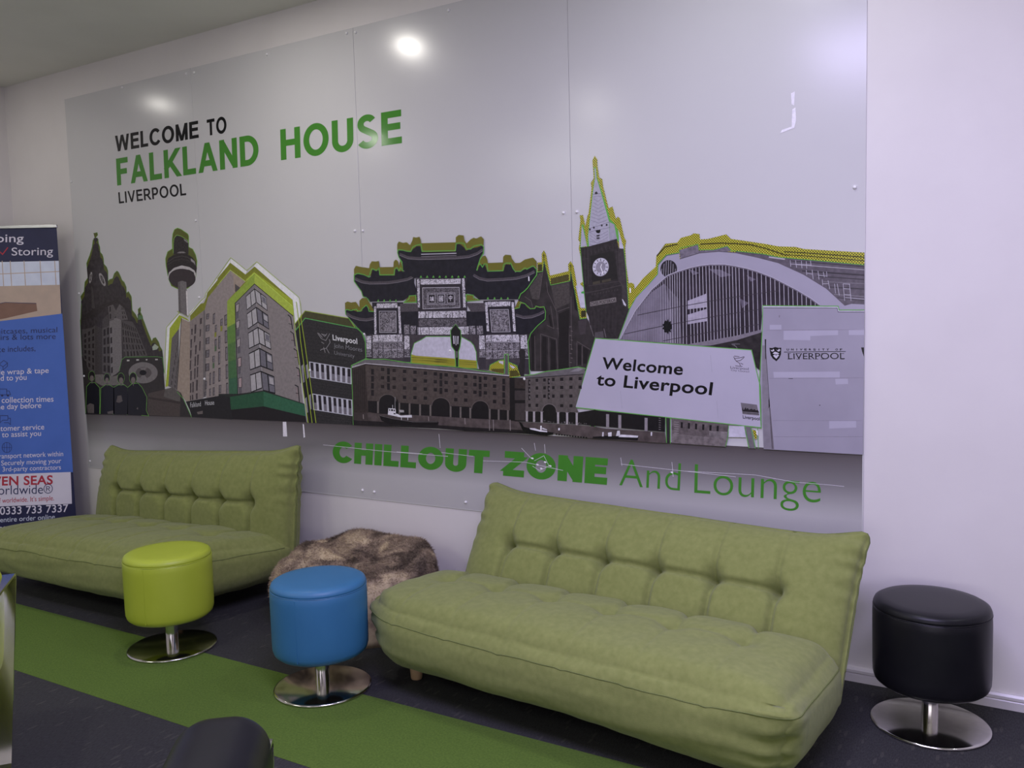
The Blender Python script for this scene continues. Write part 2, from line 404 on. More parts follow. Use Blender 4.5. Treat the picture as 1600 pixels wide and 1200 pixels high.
def band_mat():
    """printed fade from charcoal at the foot of the picture to the bare panel"""
    m, nt, b, N, L = nodes('printed_fade'); setv(b, None, .24)
    tc = N('ShaderNodeTexCoord'); sp = N('ShaderNodeSeparateXYZ'); L(tc.outputs['Object'], sp.inputs[0])
    mr = N('ShaderNodeMapRange'); mr.inputs['From Min'].default_value = .905; mr.inputs['From Max'].default_value = .64; L(sp.outputs['Z'], mr.inputs['Value'])
    r = N('ShaderNodeValToRGB'); r.color_ramp.elements[0].color = (*rgb(84, 77, 78), 1); r.color_ramp.elements[1].color = (.505, .495, .50, 1)
    e = r.color_ramp.elements.new(.5); e.color = (.225, .215, .22, 1)
    L(mr.outputs[0], r.inputs[0]); L(r.outputs[0], b.inputs['Base Color']); return m
I_GREEN = ink(86, 150, 66, 1.3, .05); I_LIME = ink(150, 172, 52, 1.35, .05); I_BLACK = ink(20, 20, 24, 1.0, .05)
I_LET = ink(66, 128, 46, 1.15, .03, 20, .12); I_LETB = ink(14, 14, 18, 1.0, .03, 20, .14)
HALF = dots_mat('lime_halftone', rgb(186, 182, 54, 1.15), rgb(60, 60, 22), .0105, .85)
HALFD = dots_mat('dark_halftone', rgb(96, 104, 34, 1.6), rgb(44, 44, 26), .0105, .7)
HALFM = dots_mat('olive_halftone', rgb(140, 134, 44, 1.2), rgb(42, 40, 26), .0095, .7)

PL = Plane((0, 0, 0), 0.0)
mural = thing('wall_mural', 'large grey wall mural of city landmarks on four screwed panels above the sofas', 'mural', (0, 0, 0))
seams = [-5.4122, -4.1862, -2.9575, -1.7415, -0.5141]
panels = []
for a, b_ in zip(seams, seams[1:]):
    bm = bmesh.new(); box(bm, a + .0008, b_ - .0008, 0.0, .004, .508, 2.938, .0007, 1); panels.append(obj('panel', bm, M['panel'], mural))
Y0 = -.00012

# --- printed fade under the picture
A = Art(PL, Y0); A.poly(band_mat(), [(134, 640), (1347.5, 708), (1346.5, 836), (1100, 822), (742, 797), (480, 767), (141, 729)])
A.build('printed_fade_band', mural, 'charcoal fade printed along the foot of the picture')

# --- twin-towered stone office building
A = Art(PL, Y0); f = crop(120, 350, .133333)
sil = f('215,105 240,100 245,130 220,160 250,175 255,225 270,270 275,330 300,360 312,400 318,470 350,505 365,550 368,670 385,650 420,640 440,580 470,550 490,565 515,620 530,660 555,680 580,740 583,810 605,790 640,850 645,920 650,1010 690,1060 715,1110 722,1060 718,1000 745,975 750,1010 745,1030 770,1080 775,1110 795,1160 830,1255 880,1375 895,1340 925,1330 960,1385 975,1435 1000,1475 1010,1555 1020,1700 1000,2225 105,2225 85,1800 60,1530 40,1130 45,1110 55,890 45,850 85,790 95,680 130,630 115,460 130,420 150,370 180,270 190,190 210,165 195,105')
A.poly(HALFD, sil); A.line(ink(70, 110, 50, KL), sil[:64], .7)
dk = ink(44, 40, 41, KL, .3, 40); A.poly(dk, [(x * .985 + 2.4, y + 8) if y < 545 else (x, y) for x, y in sil])
g = lambda v, var=.18: ink(v, v - 4, v - 4, KL, var, 90)
A.poly(g(62), f('60,1235 130,1225 180,1215 215,1185 215,1755 200,1745 140,1715 70,1540'))
A.poly(g(52), f('215,1185 300,1225 300,1765 215,1765')); A.poly(g(70), f('300,1225 380,1185 400,1790 300,1745'))
A.poly(g(96), f('380,1125 470,1095 520,1125 530,1575 490,1745 430,1775 400,1790'))
A.poly(g(66), f('520,1125 650,1145 700,1225 830,1545 550,1570'))
A.poly(g(74), f('365,950 405,905 445,985 480,1040 430,1125 380,1140')); A.poly(g(78), f('440,1050 510,920 545,960 600,1120 520,1125 470,1100'))
A.poly(g(58), f('300,1120 365,1060 380,1190 300,1225')); A.poly(g(56), f('170,720 190,760 215,1000 175,980'))
A.poly(g(40), f('185,1000 330,930 480,880 640,1030 640,1060 480,920 330,980 230,1090 60,1130 60,1095'))
wd_ = g(36)
A.grid(wd_, f('75,1290 215,1200 215,1740 80,1640'), 3, 6, .5, .62); A.grid(wd_, f('305,1230 385,1190 398,1760 305,1740'), 2, 5, .62, .72)
A.grid(wd_, f('388,1195 412,1185 425,1760 402,1780'), 1, 5, .8, .6); A.grid(wd_, f('525,1135 690,1215 820,1540 545,1570'), 7, 5, .5, .7)
A.grid(wd_, f('375,960 405,950 410,1120 380,1130'), 1, 2, .5, .7); A.grid(wd_, f('520,960 545,970 590,1110 530,1120'), 2, 3, .5, .6)
for i in range(4): A.line(g(84), f('%d,%d %d,%d' % (560 + 62 * i, 1200 + 78 * i, 565 + 62 * i, 1568 - 6 * i)), .5)
for c0, c1, rx, ry, ro in ((163, 628, 15, 68, 8), (300, 652, 27, 82, -22)):
    cx, cy = f('%d,%d' % (c0, c1))[0]
    A.ell(g(118, .5), cx, cy, rx * .1333, ry * .1333, ro, 20); A.ell(g(50), cx, cy, rx * .07, ry * .085, ro, 16)
    A.line(g(130), [(cx - 1, cy - 4), (cx + .6, cy + 3)], .5)
A.line(g(95), f('525,625 560,700'), .0001)
A.poly(ink(66, 92, 60, KL), f('722,1060 770,1080 775,1110 720,1125')); A.poly(ink(130, 140, 125, KL), f('885,1440 915,1405 960,1440 940,1470 890,1480'))
A.build('stone_tower_print', mural)

# --- radio tower
A = Art(PL, Y0 - 0.00030); f = crop(240, 340, .133333)
o = f('220,365 218,260 225,190 245,140 280,122 320,135 400,190 412,215 412,345 460,370 495,440 510,510 495,690 470,770 400,830 280,835 210,800 175,720 145,560 140,480 165,400')
A.poly(HALFD, o); A.line(ink(96, 140, 60, KL), o, .8, True)
A.poly(g(40, .35), f('230,430 232,300 240,240 270,205 320,215 400,270 410,300 410,430')); A.line(ink(110, 150, 70, KL), f('230,420 232,300 240,240 270,205 320,215 400,265 412,300'), .7)
A.poly(g(110, .5), f('355,250 400,275 402,300 360,268')); A.poly(g(105), f('275,415 300,400 350,398 380,412 330,420'))
A.poly(g(37, .3), f('155,540 175,475 240,435 330,415 400,430 460,470 492,520 508,590 495,690 330,720 170,690'))
A.line(g(70), f('170,520 240,470 330,450 400,465 470,520'), .5); A.line(g(60), f('160,560 240,505 330,485 420,505 490,560'), .5)
A.poly(g(150), f('168,700 180,645 240,590 330,560 420,580 480,620 496,655 492,712 470,640 420,612 330,600 240,632 192,690 176,722'))
A.poly(g(120, .5), f('435,475 480,510 492,560 470,530 440,510'))
A.ell(ink(46, 40, 42, KL), 240 + 335 * .13333, 340 + 712 * .13333, 158 * .13333, 113 * .13333, 4, 36)
A.poly(g(92), f('285,755 335,740 385,755 402,1160 295,1100')); A.poly(g(180), f('380,855 394,870 405,1150 392,1145')); A.poly(g(78), f('285,755 310,748 322,1120 295,1100'))
A.build('radio_tower_print', mural)

# --- student residence with lime roof edge
A = Art(PL, Y0 - 0.00053); a3 = crop(240, 340, .133333); a4 = crop(250, 490, .141718); a5 = crop(340, 390, .133333); a6 = crop(350, 530, .133333)
white = ink(205, 205, 214, KL * .85)
A.poly(white, a3('905,480 895,532 760,715 620,905 600,950 560,1000 425,1150 425,1110 560,978 612,930 615,890 760,690'))
A.poly(white, a5('158,103 345,250 328,290 150,152')); A.poly(white, a5('425,195 462,148 955,562 975,780 950,800 930,620 880,590'))
A.poly(white, a5('882,590 920,612 945,828 908,865')); A.poly(white, a4('75,155 215,0 235,22 115,155 105,480 80,740 62,730 62,450'))
lime = ink(138, 150, 48, KL * .85); limd = ink(112, 116, 40, KL * .8)
A.poly(limd, a5('150,155 328,292 435,198 880,590 888,800 435,500 0,1000 0,335'))
A.poly(limd, a3('895,532 760,720 630,880 620,935 590,1000 550,1012 430,1150 430,1250 900,1250 910,600'))
A.poly(lime, a4('215,15 300,55 325,85 240,45 210,170 135,265 92,800 62,808 92,480 108,160'))
A.poly(lime, a5('880,590 888,670 435,285 345,372 328,350 430,262'))
A.poly(ink(126, 114, 104, KL), a4('240,55 322,92 490,-40 490,720 475,935 330,962 290,968 190,842 205,600'))
A.poly(ink(108, 100, 98, KL), a4('330,90 490,-40 490,720 475,935 330,962'))
A.poly(ink(88, 84, 84, KL), a4('480,-30 500,-50 520,-55 512,900 475,930'))
A.poly(g(82), a4('210,165 206,600 188,842 92,800 132,270')); A.grid(g(58), a4('205,180 203,600 186,835 100,790'), 2, 7, .35, .6)
A.line(ink(40, 36, 36, KL), a4('238,52 205,600 187,842'), .9)
A.poly(ink(118, 110, 108, KL), a3('600,1080 640,935 905,612 1080,745 870,970 870,1205') + a4('745,400 765,905 690,900 512,930 500,0'))
A.poly(ink(128, 116, 106, KL), a3('905,615 1080,745 945,890 935,700'))
A.poly(g(66), a5('205,400 270,450 215,497 205,490'))
win = ink(56, 50, 52, KL, .25)
for q in ('345,170 362,165 360,230 348,235', '383,125 402,118 398,220 380,225', '442,55 465,45 462,110 440,120', '338,285 356,280 350,375 338,380', '378,245 394,242 390,310 376,318', '440,175 455,170 450,250 438,258',
          '332,405 352,400 346,490 332,497', '390,350 408,346 402,445 388,452', '435,305 452,300 446,405 432,412', '330,520 346,516 342,615 328,622', '384,475 400,470 396,575 382,582', '412,455 430,450 424,565 410,575',
          '336,635 352,630 350,730 336,738', '380,605 394,600 392,715 378,722', '408,590 424,585 420,700 406,706', '332,770 348,766 346,868 332,874', '358,755 374,750 372,865 358,870', '400,732 420,728 416,848 398,852', '332,905 344,902 344,955 332,958', '354,896 368,893 368,948 354,952', '398,880 416,876 416,940 398,945'):
    A.poly(win, a4(q))
for k, (q, c) in enumerate((('512,5 545,-5 540,60 510,66', 92), ('505,130 550,118 546,190 505,200', 92), ('505,270 548,258 546,330 505,340', 92), ('502,405 548,395 545,480 502,490', 88), ('500,555 546,545 545,630 500,640', 86), ('498,745 520,740 518,830 496,836', 84), ('490,865 512,860 510,915 490,920', 84),
          ('585,5 610,-8 606,110 583,120', 96), ('608,130 630,122 626,200 606,208', 100), ('605,285 628,278 625,410 603,418', 94), ('580,470 606,462 603,535 580,540', 100), ('585,640 606,635 604,770 583,778', 92), ('548,655 566,650 564,785 546,792', 90), ('545,830 566,825 564,905 546,910', 100), ('583,815 606,810 604,900 583,905', 88),
          ('668,65 695,50 692,130 668,140', 100), ('645,250 668,244 666,385 643,392', 96), ('643,420 668,415 666,555 643,565', 96), ('646,600 670,595 668,745 646,752', 92), ('650,790 678,785 676,875 650,880', 92),
          ('712,20 740,5 742,125 714,135', 100), ('716,190 742,182 744,320 718,330', 98), ('722,368 746,362 748,515 724,522', 98), ('726,562 750,556 752,715 728,722', 98), ('730,765 754,760 758,905 733,900', 98))):
    P = a4(q); A.poly(win, P); cx = sum(p[0] for p in P) / 4; cy = sum(p[1] for p in P) / 4
    A.poly(ink(c, c - 4, c, KL), [(cx + (x - cx) * .62 + .3, cy + (y - cy) * .84) for x, y in P]); A.line(win, [((P[0][0] + P[3][0]) / 2, (P[0][1] + P[3][1]) / 2), ((P[1][0] + P[2][0]) / 2, (P[1][1] + P[2][1]) / 2)], .5)
for q in ('603,210 626,203 624,255 603,262', '668,140 692,133 690,190 668,198'): A.poly(ink(110, 112, 50, KL), a4(q))
for q in ('582,545 603,540 602,600 582,605', '605,360 626,354 624,410 604,416'): A.poly(ink(66, 84, 62, KL), a4(q))
A.poly(ink(122, 142, 56, KL * .9), a5('435,275 345,372 115,605 115,912 208,862 208,628 435,402')); A.poly(ink(142, 158, 62, KL * .9), a5('435,275 888,665 888,778 435,402'))
A.line(ink(160, 180, 80, KL), a5('0,420 150,240 330,372 435,275 888,668'), .7)
for t, c in ((0, (86, 118, 58)), (1, (74, 104, 58)), (2, (62, 96, 62)), (3, (52, 88, 66))):
    top = a5('208,862 115,912'); bot = a6('165,655 62,668')
    q = [(top[i][0] + (bot[i][0] - top[i][0]) * (t + d) / 4, top[i][1] + (bot[i][1] - top[i][1]) * (t + d) / 4) for d, i in ((0, 0), (0, 1), (1, 1), (1, 0))]
    A.poly(ink(*c, KL * .8), q)
A.poly(ink(98, 94, 97, KL), a5('435,404 208,630 215,1200') + a6('165,656 465,612 420,100')); A.poly(ink(108, 102, 102, KL), a5('435,404 888,778') + a6('930,762 465,612 430,100'))
A.line(I_BLACK, a5('888,778 435,402 208,628') + a6('165,656'), 1.0)
pane, dpane = ink(138, 135, 138, KL), ink(88, 86, 94, KL)
for cr, l, rr, dark in ((a5, '335,545 435,455 455,625 345,712', '435,455 575,560 588,722 460,625', 0), (a5, '345,750 455,670 475,855 357,936', '455,670 595,768 608,940 475,855', 1), (a5, '360,975 475,905 495,1105 370,1166', '475,905 615,990 632,1176 495,1105', 0),
                        (a6, '293,165 420,100 432,320 308,366', '420,100 567,180 582,376 432,320', 1), (a6, '308,415 435,370 452,575 320,628', '435,370 592,435 606,642 462,608', 1)):
    Lq, Rq = cr(l), cr(rr)
    A.poly(I_BLACK, Lq); A.poly(I_BLACK, Rq); A.grid(pane, Lq, 2, 1, .86, .88); A.grid(dpane if dark else pane, Rq, 2, 1, .84, .86)
    tl, tr, br, bl = Rq; h = lambda p, q, t: (p[0] + (q[0] - p[0]) * t, p[1] + (q[1] - p[1]) * t)
    A.line(I_BLACK, [h(h(tl, tr, .5), h(bl, br, .5), .55), h(tr, br, .55)], .7)
    A.poly(pane if dark else dpane, [h(h(tl, tr, .6), h(bl, br, .6), .14), h(h(tl, tr, .92), h(bl, br, .92), .14), h(h(tl, tr, .92), h(bl, br, .92), .5), h(h(tl, tr, .6), h(bl, br, .6), .5)])
for q in ('215,655 258,628 250,720 222,738', '218,850 262,825 258,910 225,930', '228,1060 268,1035 266,1130 232,1150'): A.poly(ink(132, 124, 126, KL), a5(q)); A.line(I_BLACK, a5(q), .6, True)
for q in ('220,740 250,725 248,800 222,815', '225,945 258,930 255,1010 228,1020'): A.poly(ink(74, 72, 78, KL), a5(q))
for q in ('165,225 205,210 205,318 168,325', '172,460 212,448 212,562 176,566'): A.poly(ink(136, 120, 122, KL), a6(q)); A.line(I_BLACK, a6(q), .7, True)
for q in ('160,95 195,85 195,160 162,170', '168,330 200,325 200,400 168,410', '176,575 212,568 212,645 180,650'): A.poly(ink(76, 73, 78, KL), a6(q))
for c_, q in ((a5, '825,762 860,792 882,932'), (a5, '855,957 892,985 912,1132'), (a6, '820,110 858,135 884,300'), (a6, '848,330 886,350 900,515'), (a6, '832,535 872,555 888,742')):
    P = c_(q); A.line(I_BLACK, P, 1.3); A.line(ink(120, 104, 106, KL), [(P[1][0] - 2.2, P[1][1] + 2), (P[2][0] - 2.6, P[2][1] - 9)], 1.6); A.line(I_BLACK, [(P[1][0] - 3.4, P[1][1] + 10), (P[1][0] + 1.4, P[1][1] + 11)], .8)
A.poly(ink(36, 74, 52, KL * .8), a6('62,678 465,612 470,786 80,826')); A.poly(ink(44, 88, 64, KL * .8), a6('465,612 945,765 962,902 470,786'))
A.poly(ink(30, 34, 32, KL), a6('-60,640 170,640 470,600 945,755 962,902 470,790 80,900 -60,900')); A.poly(ink(36, 74, 52, KL * .8), a6('62,678 465,612 470,786 80,826')); A.poly(ink(44, 88, 64, KL * .8), a6('465,612 945,765 962,902 470,786')); A.poly(ink(24, 22, 24, KL), a6('0,665 75,680 80,826 470,786 962,902 972,972 0,932')); A.poly(ink(27, 26, 28, KL), a4('288,970 690,900 772,926 800,1166 355,1140 330,1060'))
A.poly(ink(84, 78, 76, KL), a4('410,1085 475,1070 475,1105 420,1110')); A.text(ink(150, 150, 152, KL), 'Falkland', a4('338,1035')[0], a4('455,1020')[0], a4('336,982')[0]); A.text(ink(160, 160, 162, KL), 'House', a4('502,1010')[0], a4('602,1004')[0], a4('500,958')[0])
A.line(I_LIME, a4('62,740 58,450 76,150 215,-8') + a3('280,1095 405,1165 430,1130 560,972 600,940 615,888 905,470') + a5('160,97 345,246 462,143 955,560 975,640 988,795'), .7)
for q1, q2 in (('886,660 905,870 945,1200', '845,0 990,980'), ('925,610 960,880 1000,1200', '900,10 1037,980'), ('975,770 1045,1200', '945,10 1082,980')): A.line(I_LIME, a5(q1)[:-1] + a6(q2), .95)
A.build('residence_print', mural)

# --- porthole vessel and four dark-suited figures
A = Art(PL, Y0 - 0.00142); f = crop(120, 500, .133333)
A.poly(ink(40, 37, 37, KL), f('60,420 100,500 150,600 130,640 300,640 430,660 500,600 530,470 570,437 940,430 1005,442 1035,810 1120,790 1220,850') + a4('260,940 350,1142 0,1132') + f('105,1105'))
A.poly(ink(88, 84, 82, KL), f('215,640 300,635 430,660 500,640 520,700 560,760 300,770 220,730')); A.poly(ink(60, 53, 51, KL), f('840,860 1035,812 1120,790 1220,850 1210,1130 830,1115'))
A.poly(ink(74, 70, 68, KL), f('1035,812 1120,790 1215,850 1210,960 1020,900')); A.poly(ink(46, 40, 39, KL), f('840,900 1215,955 1215,985 840,925'))
A.line(I_GREEN, f('500,600 530,465 570,435 940,430 1005,440 1030,620'), .6); A.line(I_GREEN, a4('190,860 260,940 350,1142'), .8)
A.ell(ink(96, 92, 92, KL), *f('780,618')[0], 22.8, 16.6); A.ell(ink(70, 65, 65, KL), *f('785,618')[0], 12.5, 9); A.poly(ink(96, 92, 92, KL), f('740,560 825,555 785,610')); A.poly(ink(96, 92, 92, KL), f('735,690 830,690 785,625'))
A.ell(I_BLACK, *f('778,617')[0], 5.4, 4.2)
for q in ('590,465 620,465 620,482 590,484', '700,460 732,460 732,474 700,476', '812,458 830,458 830,472 812,473', '922,456 952,456 952,470 922,471'): A.poly(ink(150, 148, 146, KL), f(q))
A.build('porthole_vessel_print', mural)
for hd, body, hands in ((('178,655', 36, 55), '110,1095 120,780 160,735 215,735 268,795 272,940 268,1100', '120,1000 160,975 205,990 205,1090 130,1090'), (('355,680', 33, 52), '280,1100 285,800 340,762 390,765 440,795 445,1100', '360,1075 430,1060 430,1098 365,1098'),
                        (('520,682', 40, 60), '432,1105 432,792 490,762 560,762 598,792 602,1105', '465,960 480,890 525,880 540,950 500,970'), (('662,680', 42, 64), '595,1110 600,792 650,750 720,742 765,790 822,905 815,1060 842,1122 760,1115', '700,1040 720,1020 722,1050')):
    A = Art(PL, Y0 - 0.00175); c, rx, ry = hd; x, y = f(c)[0]
    A.line(ink(90, 140, 60, KL), f(body), 1.2); A.ell(ink(90, 140, 60, KL), x, y, rx * .142, ry * .142)
    A.poly(ink(20, 20, 26, KL), f(body)); A.ell(ink(26, 23, 25, KL), x, y, rx * .1333, ry * .1333); A.ell(ink(92, 84, 82, KL), x + .2, y + 3.4, rx * .082, ry * .078); A.poly(ink(74, 68, 70, KL), [(x - 1.2, y + 8), (x + 1.6, y + 8), (x + .6, y + 13)])
    A.poly(ink(74, 68, 68, KL), f(hands))
    A.build('suited_figure_print', mural)

# --- dark brick campus building
A = Art(PL, Y0 - 0.00167); b1 = crop(450, 460, .17505)
A.poly(ink(64, 64, 40, KM), b1('65,262 155,146 545,213 620,300 600,420 90,420')); A.line(ink(140, 160, 60, KM), b1('65,262 155,146 545,213 600,295'), 1.1)
A.poly(ink(44, 43, 44, KM, .3, 120), b1('70,320 155,212 615,300 668,345 690,400 702,570 570,632 586,1165 175,1145 130,760'))
A.poly(ink(30, 29, 31, KM), b1('70,325 130,262 165,560 200,760 245,1147 175,1145 130,760'))
for i in range(11): A.line(ink(33, 32, 33, KM), b1('%d,%d %d,%d' % (150 + i * 5, 262 + i * 32, 640 if i < 3 else 690 - max(0, i - 7) * 30, 340 + i * 30)), .5)
for i in range(4): A.line(ink(33, 32, 33, KM), b1('%d,%d %d,%d' % (208, 770 + i * 28, 572, 828 + i * 26)), .5)
for i in range(3): A.line(ink(33, 32, 33, KM), b1('%d,%d %d,%d' % (240, 1060 + i * 28, 580, 1108 + i * 22)), .5)
A.line(ink(80, 150, 80, KM), b1('70,322 155,212 615,302'), 1.3); A.line(ink(80, 150, 80, KM), b1('615,302 668,345 690,400 702,570 570,632 586,1165'), .9)
lt = ink(172, 172, 182, KM)
for q, n in (('190,598 570,660 570,802 200,742', 8), ('216,884 576,940 580,1086 228,1030', 8)):
    P = b1(q); A.poly(lt, P); A.grid(ink(36, 32, 38, KM), P, n, 1, .56, .9); A.grid(ink(104, 100, 108, KM), [((P[0][0] + P[3][0]) / 2, (P[0][1] + P[3][1]) / 2), ((P[1][0] + P[2][0]) / 2, (P[1][1] + P[2][1]) / 2), P[2], P[3]], n, 1, .5, .84, skip=((3, 0), (1, 0) if n == 8 and q[0] == '2' else (9, 9)))
for q in ('122,640 140,620 150,780 138,790', '160,635 180,615 190,740 175,755', '150,935 168,915 182,1050 172,1060', '190,900 205,890 212,1020 200,1035'): A.poly(ink(130, 128, 136, KM), b1(q))
A.text(ink(190, 190, 192, KM), 'Liverpool', b1('402,406')[0], b1('622,442')[0], b1('399,360')[0], .03)
A.text(ink(120, 120, 124, KM), 'John Moores', b1('412,474')[0], b1('664,512')[0], b1('412,436')[0], -.008); A.text(ink(116, 116, 120, KM), 'University', b1('416,536')[0], b1('596,566')[0], b1('416,502')[0], -.008)
bird = ink(124, 122, 124, KM)
for q in ('265,342 300,395 340,412 375,350', '275,345 310,385', '300,350 330,375 350,350', '372,400 378,430 345,480 305,490 290,500', '345,480 370,525', '320,470 335,520', '300,425 325,440', '310,355 345,365'): A.line(bird, b1(q), .9)
A.build('campus_building_print', mural, 'dark brick building print with white lettering and a bird emblem')
# --- gothic hall
A = Art(PL, Y0 - 0.00167); c1 = crop(820, 380, .166667)
A.poly(HALF, c1('120,275 120,182 162,178 160,100 180,66 202,105 235,290 242,303 412,262 408,200 430,168 458,212 528,608 575,612 582,705 520,712 400,700 200,500'))
A.poly(ink(58, 56, 30, KM), c1('125,200 162,195 165,262 128,268')); A.poly(ink(70, 66, 34, KM), c1('246,330 412,290 416,350 246,390')); A.poly(ink(50, 48, 28, KM), c1('528,635 572,630 574,690 530,695'))
A.poly(ink(46, 42, 43, KM, .35, 25), c1('-60,470 0,440 120,275 170,263 183,165 245,396 425,356 433,253 520,712 585,702 670,880 575,1200 60,1200 -60,1000'))
A.poly(ink(64, 59, 58, KM, .25, 120), c1('248,402 420,362 424,560 290,620')); A.poly(ink(66, 61, 60, KM, .25, 120), c1('45,420 120,290 172,272 130,530 70,520')); A.poly(ink(58, 52, 55, KM), c1('500,730 585,705 570,850 520,860'))
for q in ('183,180 135,520', '205,360 215,450', '212,450 300,640 320,880', '245,590 275,800 210,770', '440,300 500,620 520,720', '435,500 440,1000', '150,850 300,900 310,1180', '150,850 150,1190', '95,870 100,1190', '225,880 230,1190', '490,920 620,1000', '490,930 490,1150', '540,960 540,1150', '310,640 420,600', '300,800 430,790', '415,800 425,1180', '0,500 60,540 75,600', '600,720 640,880'): A.line(ink(82, 75, 75, KM), c1(q), .8)
for q in ('225,680 240,660 262,790 240,780', '165,870 205,880 210,1190 165,1190', '245,900 290,910 295,1190 245,1190', '320,660 420,620 410,1180 320,1180', '500,950 530,960 530,1140 500,1140', '550,970 600,1000 580,1130 550,1130', '455,420 475,440 500,640 470,620', '60,860 90,850 90,1190 70,1190'): A.poly(ink(29, 26, 28, KM), c1(q))
for i in range(9): A.line(ink(92, 84, 84, KM), c1('%d,%d %d,%d' % (420 + i % 2 * 12, 780 + i * 42, 442 + i % 2 * 8, 784 + i * 42)), 1.2)
A.line(I_GREEN, c1('120,272 168,263 182,162 245,393 425,354 432,252 520,710 582,702'), 1.0)
for x, y in ((180, 120), (432, 215)): A.line(I_BLACK, c1('%d,%d %d,%d' % (x, y - 22, x + 2, y + 60)), .8); A.line(I_BLACK, c1('%d,%d %d,%d' % (x - 10, y, x + 12, y)), .8)
A.build('gothic_hall_print', mural)

# --- clock tower
A = Art(PL, Y0 - 0.00208); c2 = crop(880, 240, .133333); c3 = crop(880, 380, .133333)
A.poly(HALF, c2('205,1200 185,1110 198,1040 180,1010 205,780 195,725 235,720 262,850 285,735 300,700 335,400 325,345 360,290 355,200 345,80 370,25 402,70 405,150 425,280 460,300 470,385 535,640 580,620 620,765 640,740 665,755 720,990 740,1022 728,1100') + c3('740,250 770,470 800,462 832,480 842,540 830,680 775,745 740,600 250,600 205,480 245,450 215,150'))
A.poly(ink(176, 174, 186, KM), c3('205,480 240,520 270,750 205,755 150,500'))
A.poly(HALF, c3('235,450 205,470 205,490 240,500')); A.poly(ink(66, 150, 70, KM), c3('212,572 240,560 250,590 215,590'))
sp_ = ink(152, 150, 162, KM, .1, 90); sl = ink(112, 108, 120, KM)
A.poly(I_GREEN, c2('362,160 385,160 400,280 450,420 555,770 610,830 640,890 720,1120 640,1020 545,1040 300,1105 280,1080 205,1110 200,1090 220,830 240,830 285,1080 290,960 345,450 372,285'))
A.poly(sp_, c2('368,175 382,175 392,285 440,440 540,800 545,1028 305,1092 296,960 352,450 378,285')); A.poly(ink(140, 138, 150, KM), c2('545,800 560,810 600,832 632,1000 545,1022'))
A.poly(sp_, c2('220,845 240,900 282,1085 207,1096')); A.poly(ink(170, 168, 180, KM), c2('648,885 712,1112 662,1116')); A.poly(sl, c2('545,1028 560,1010 632,998 640,1012 548,1040'))
for i in range(7):
    y = 530 + i * 42; l = 358 - i * 5; r_ = 455 + i * 11; m_ = 408 + i * 2
    A.line(sl, c2('%d,%d %d,%d %d,%d' % (l, y, m_, y + 34, r_, y - 6)), .55)
for i in range(5):
    y = 920 + i * 36; A.line(sl, c2('%d,%d %d,%d %d,%d' % (312, y, 400, y + 60 if y < 1010 else y + 20, 530, y - 14)), .5)
A.line(sl, c2('300,880 420,845 550,800'), .7); A.line(sl, c2('298,920 420,895 550,865'), .7); A.line(sl, c2('350,480 400,468 445,470'), .7); A.line(sl, c2('350,510 410,500 452,505'), .6)
for x, y in ((315, 890), (362, 868), (455, 842), (512, 836)): A.ell(ink(60, 56, 62, KM), *c2('%d,%d' % (x, y))[0], 1.5, 1.8, 0, 12)
A.poly(I_BLACK, c2('380,900 440,892 438,915 425,935 395,930')); A.poly(ink(40, 38, 42, KM), c2('372,460 392,442 408,462 404,476 376,478'))
for y in (955, 985): A.poly(ink(50, 47, 52, KM), c2('392,%d 430,%d 428,%d 396,%d' % (y, y - 6, y + 14, y + 18)))
tw = ink(42, 38, 40, KM, .28, 60)
A.poly(tw, c3('203,52 290,40 305,37 545,-26 632,-50 645,60 715,66 775,770 650,1120 345,1112 300,860 272,800 250,590 215,200'))
A.poly(ink(55, 50, 52, KM, .25, 60), c3('640,-40 655,60 715,68 772,765 690,720 690,500 655,440')); A.poly(ink(33, 31, 32, KM), c3('320,150 600,90 640,420 345,480'))
A.line(ink(62, 57, 58, KM), c3('250,585 420,555 690,490 755,600'), 1.2); A.line(ink(66, 60, 61, KM), c3('300,500 660,445 690,485'), .7); A.line(ink(66, 60, 61, KM), c3('310,700 315,750'), .6)
for q in ('290,50 300,480', '255,60 262,480', '620,60 650,440', '675,80 720,480', '215,190 300,180', '620,100 645,100'): A.line(ink(60, 55, 57, KM), c3(q), .7)
for i in range(7): A.line(ink(58, 53, 55, KM), c3('%d,%d %d,%d' % (330 + i * 42, 90 - i * 12, 338 + i * 42, 130 - i * 12)), .9)
for i in range(10): A.line(ink(62, 57, 57, KM), c3('%d,%d %d,%d' % (340 + i * 33, 610 - i * 6, 345 + i * 33, 590 - i * 6)), .9)
for i in range(8): A.line(ink(52, 47, 49, KM), c3('%d,%d %d,%d' % (330 + i * 42, 790 - i * 6, 338 + i * 40, 1040)), .8)
for q in ('350,455 435,438 437,470 352,485', '455,435 560,412 562,440 457,464'): A.poly(ink(62, 57, 48, KM), c3(q))
A.poly(ink(72, 67, 70, KM), c3('375,1045 470,1030 480,1112 370,1110')); A.line(ink(92, 86, 88, KM), c3('480,1000 505,1105'), 1.2); A.line(ink(92, 86, 88, KM), c3('320,960 360,1090'), 1.2)
A.ell(ink(66, 62, 66, KM), *c3('444,281')[0], 13.2, 15.1, 12); A.ell(ink(176, 174, 184, KM), *c3('442,280')[0], 12.4, 14.3, 12); A.ell(ink(128, 124, 134, KM), *c3('442,280')[0], 7.6, 8.9, 12)
cx, cy = c3('442,280')[0]
for i in range(12):
    t = R(i * 30); A.line(ink(46, 43, 48, KM), [(cx + 8.3 * math.sin(t), cy - 9.7 * math.cos(t)), (cx + 11.6 * math.sin(t), cy - 13.2 * math.cos(t))], 1.0)
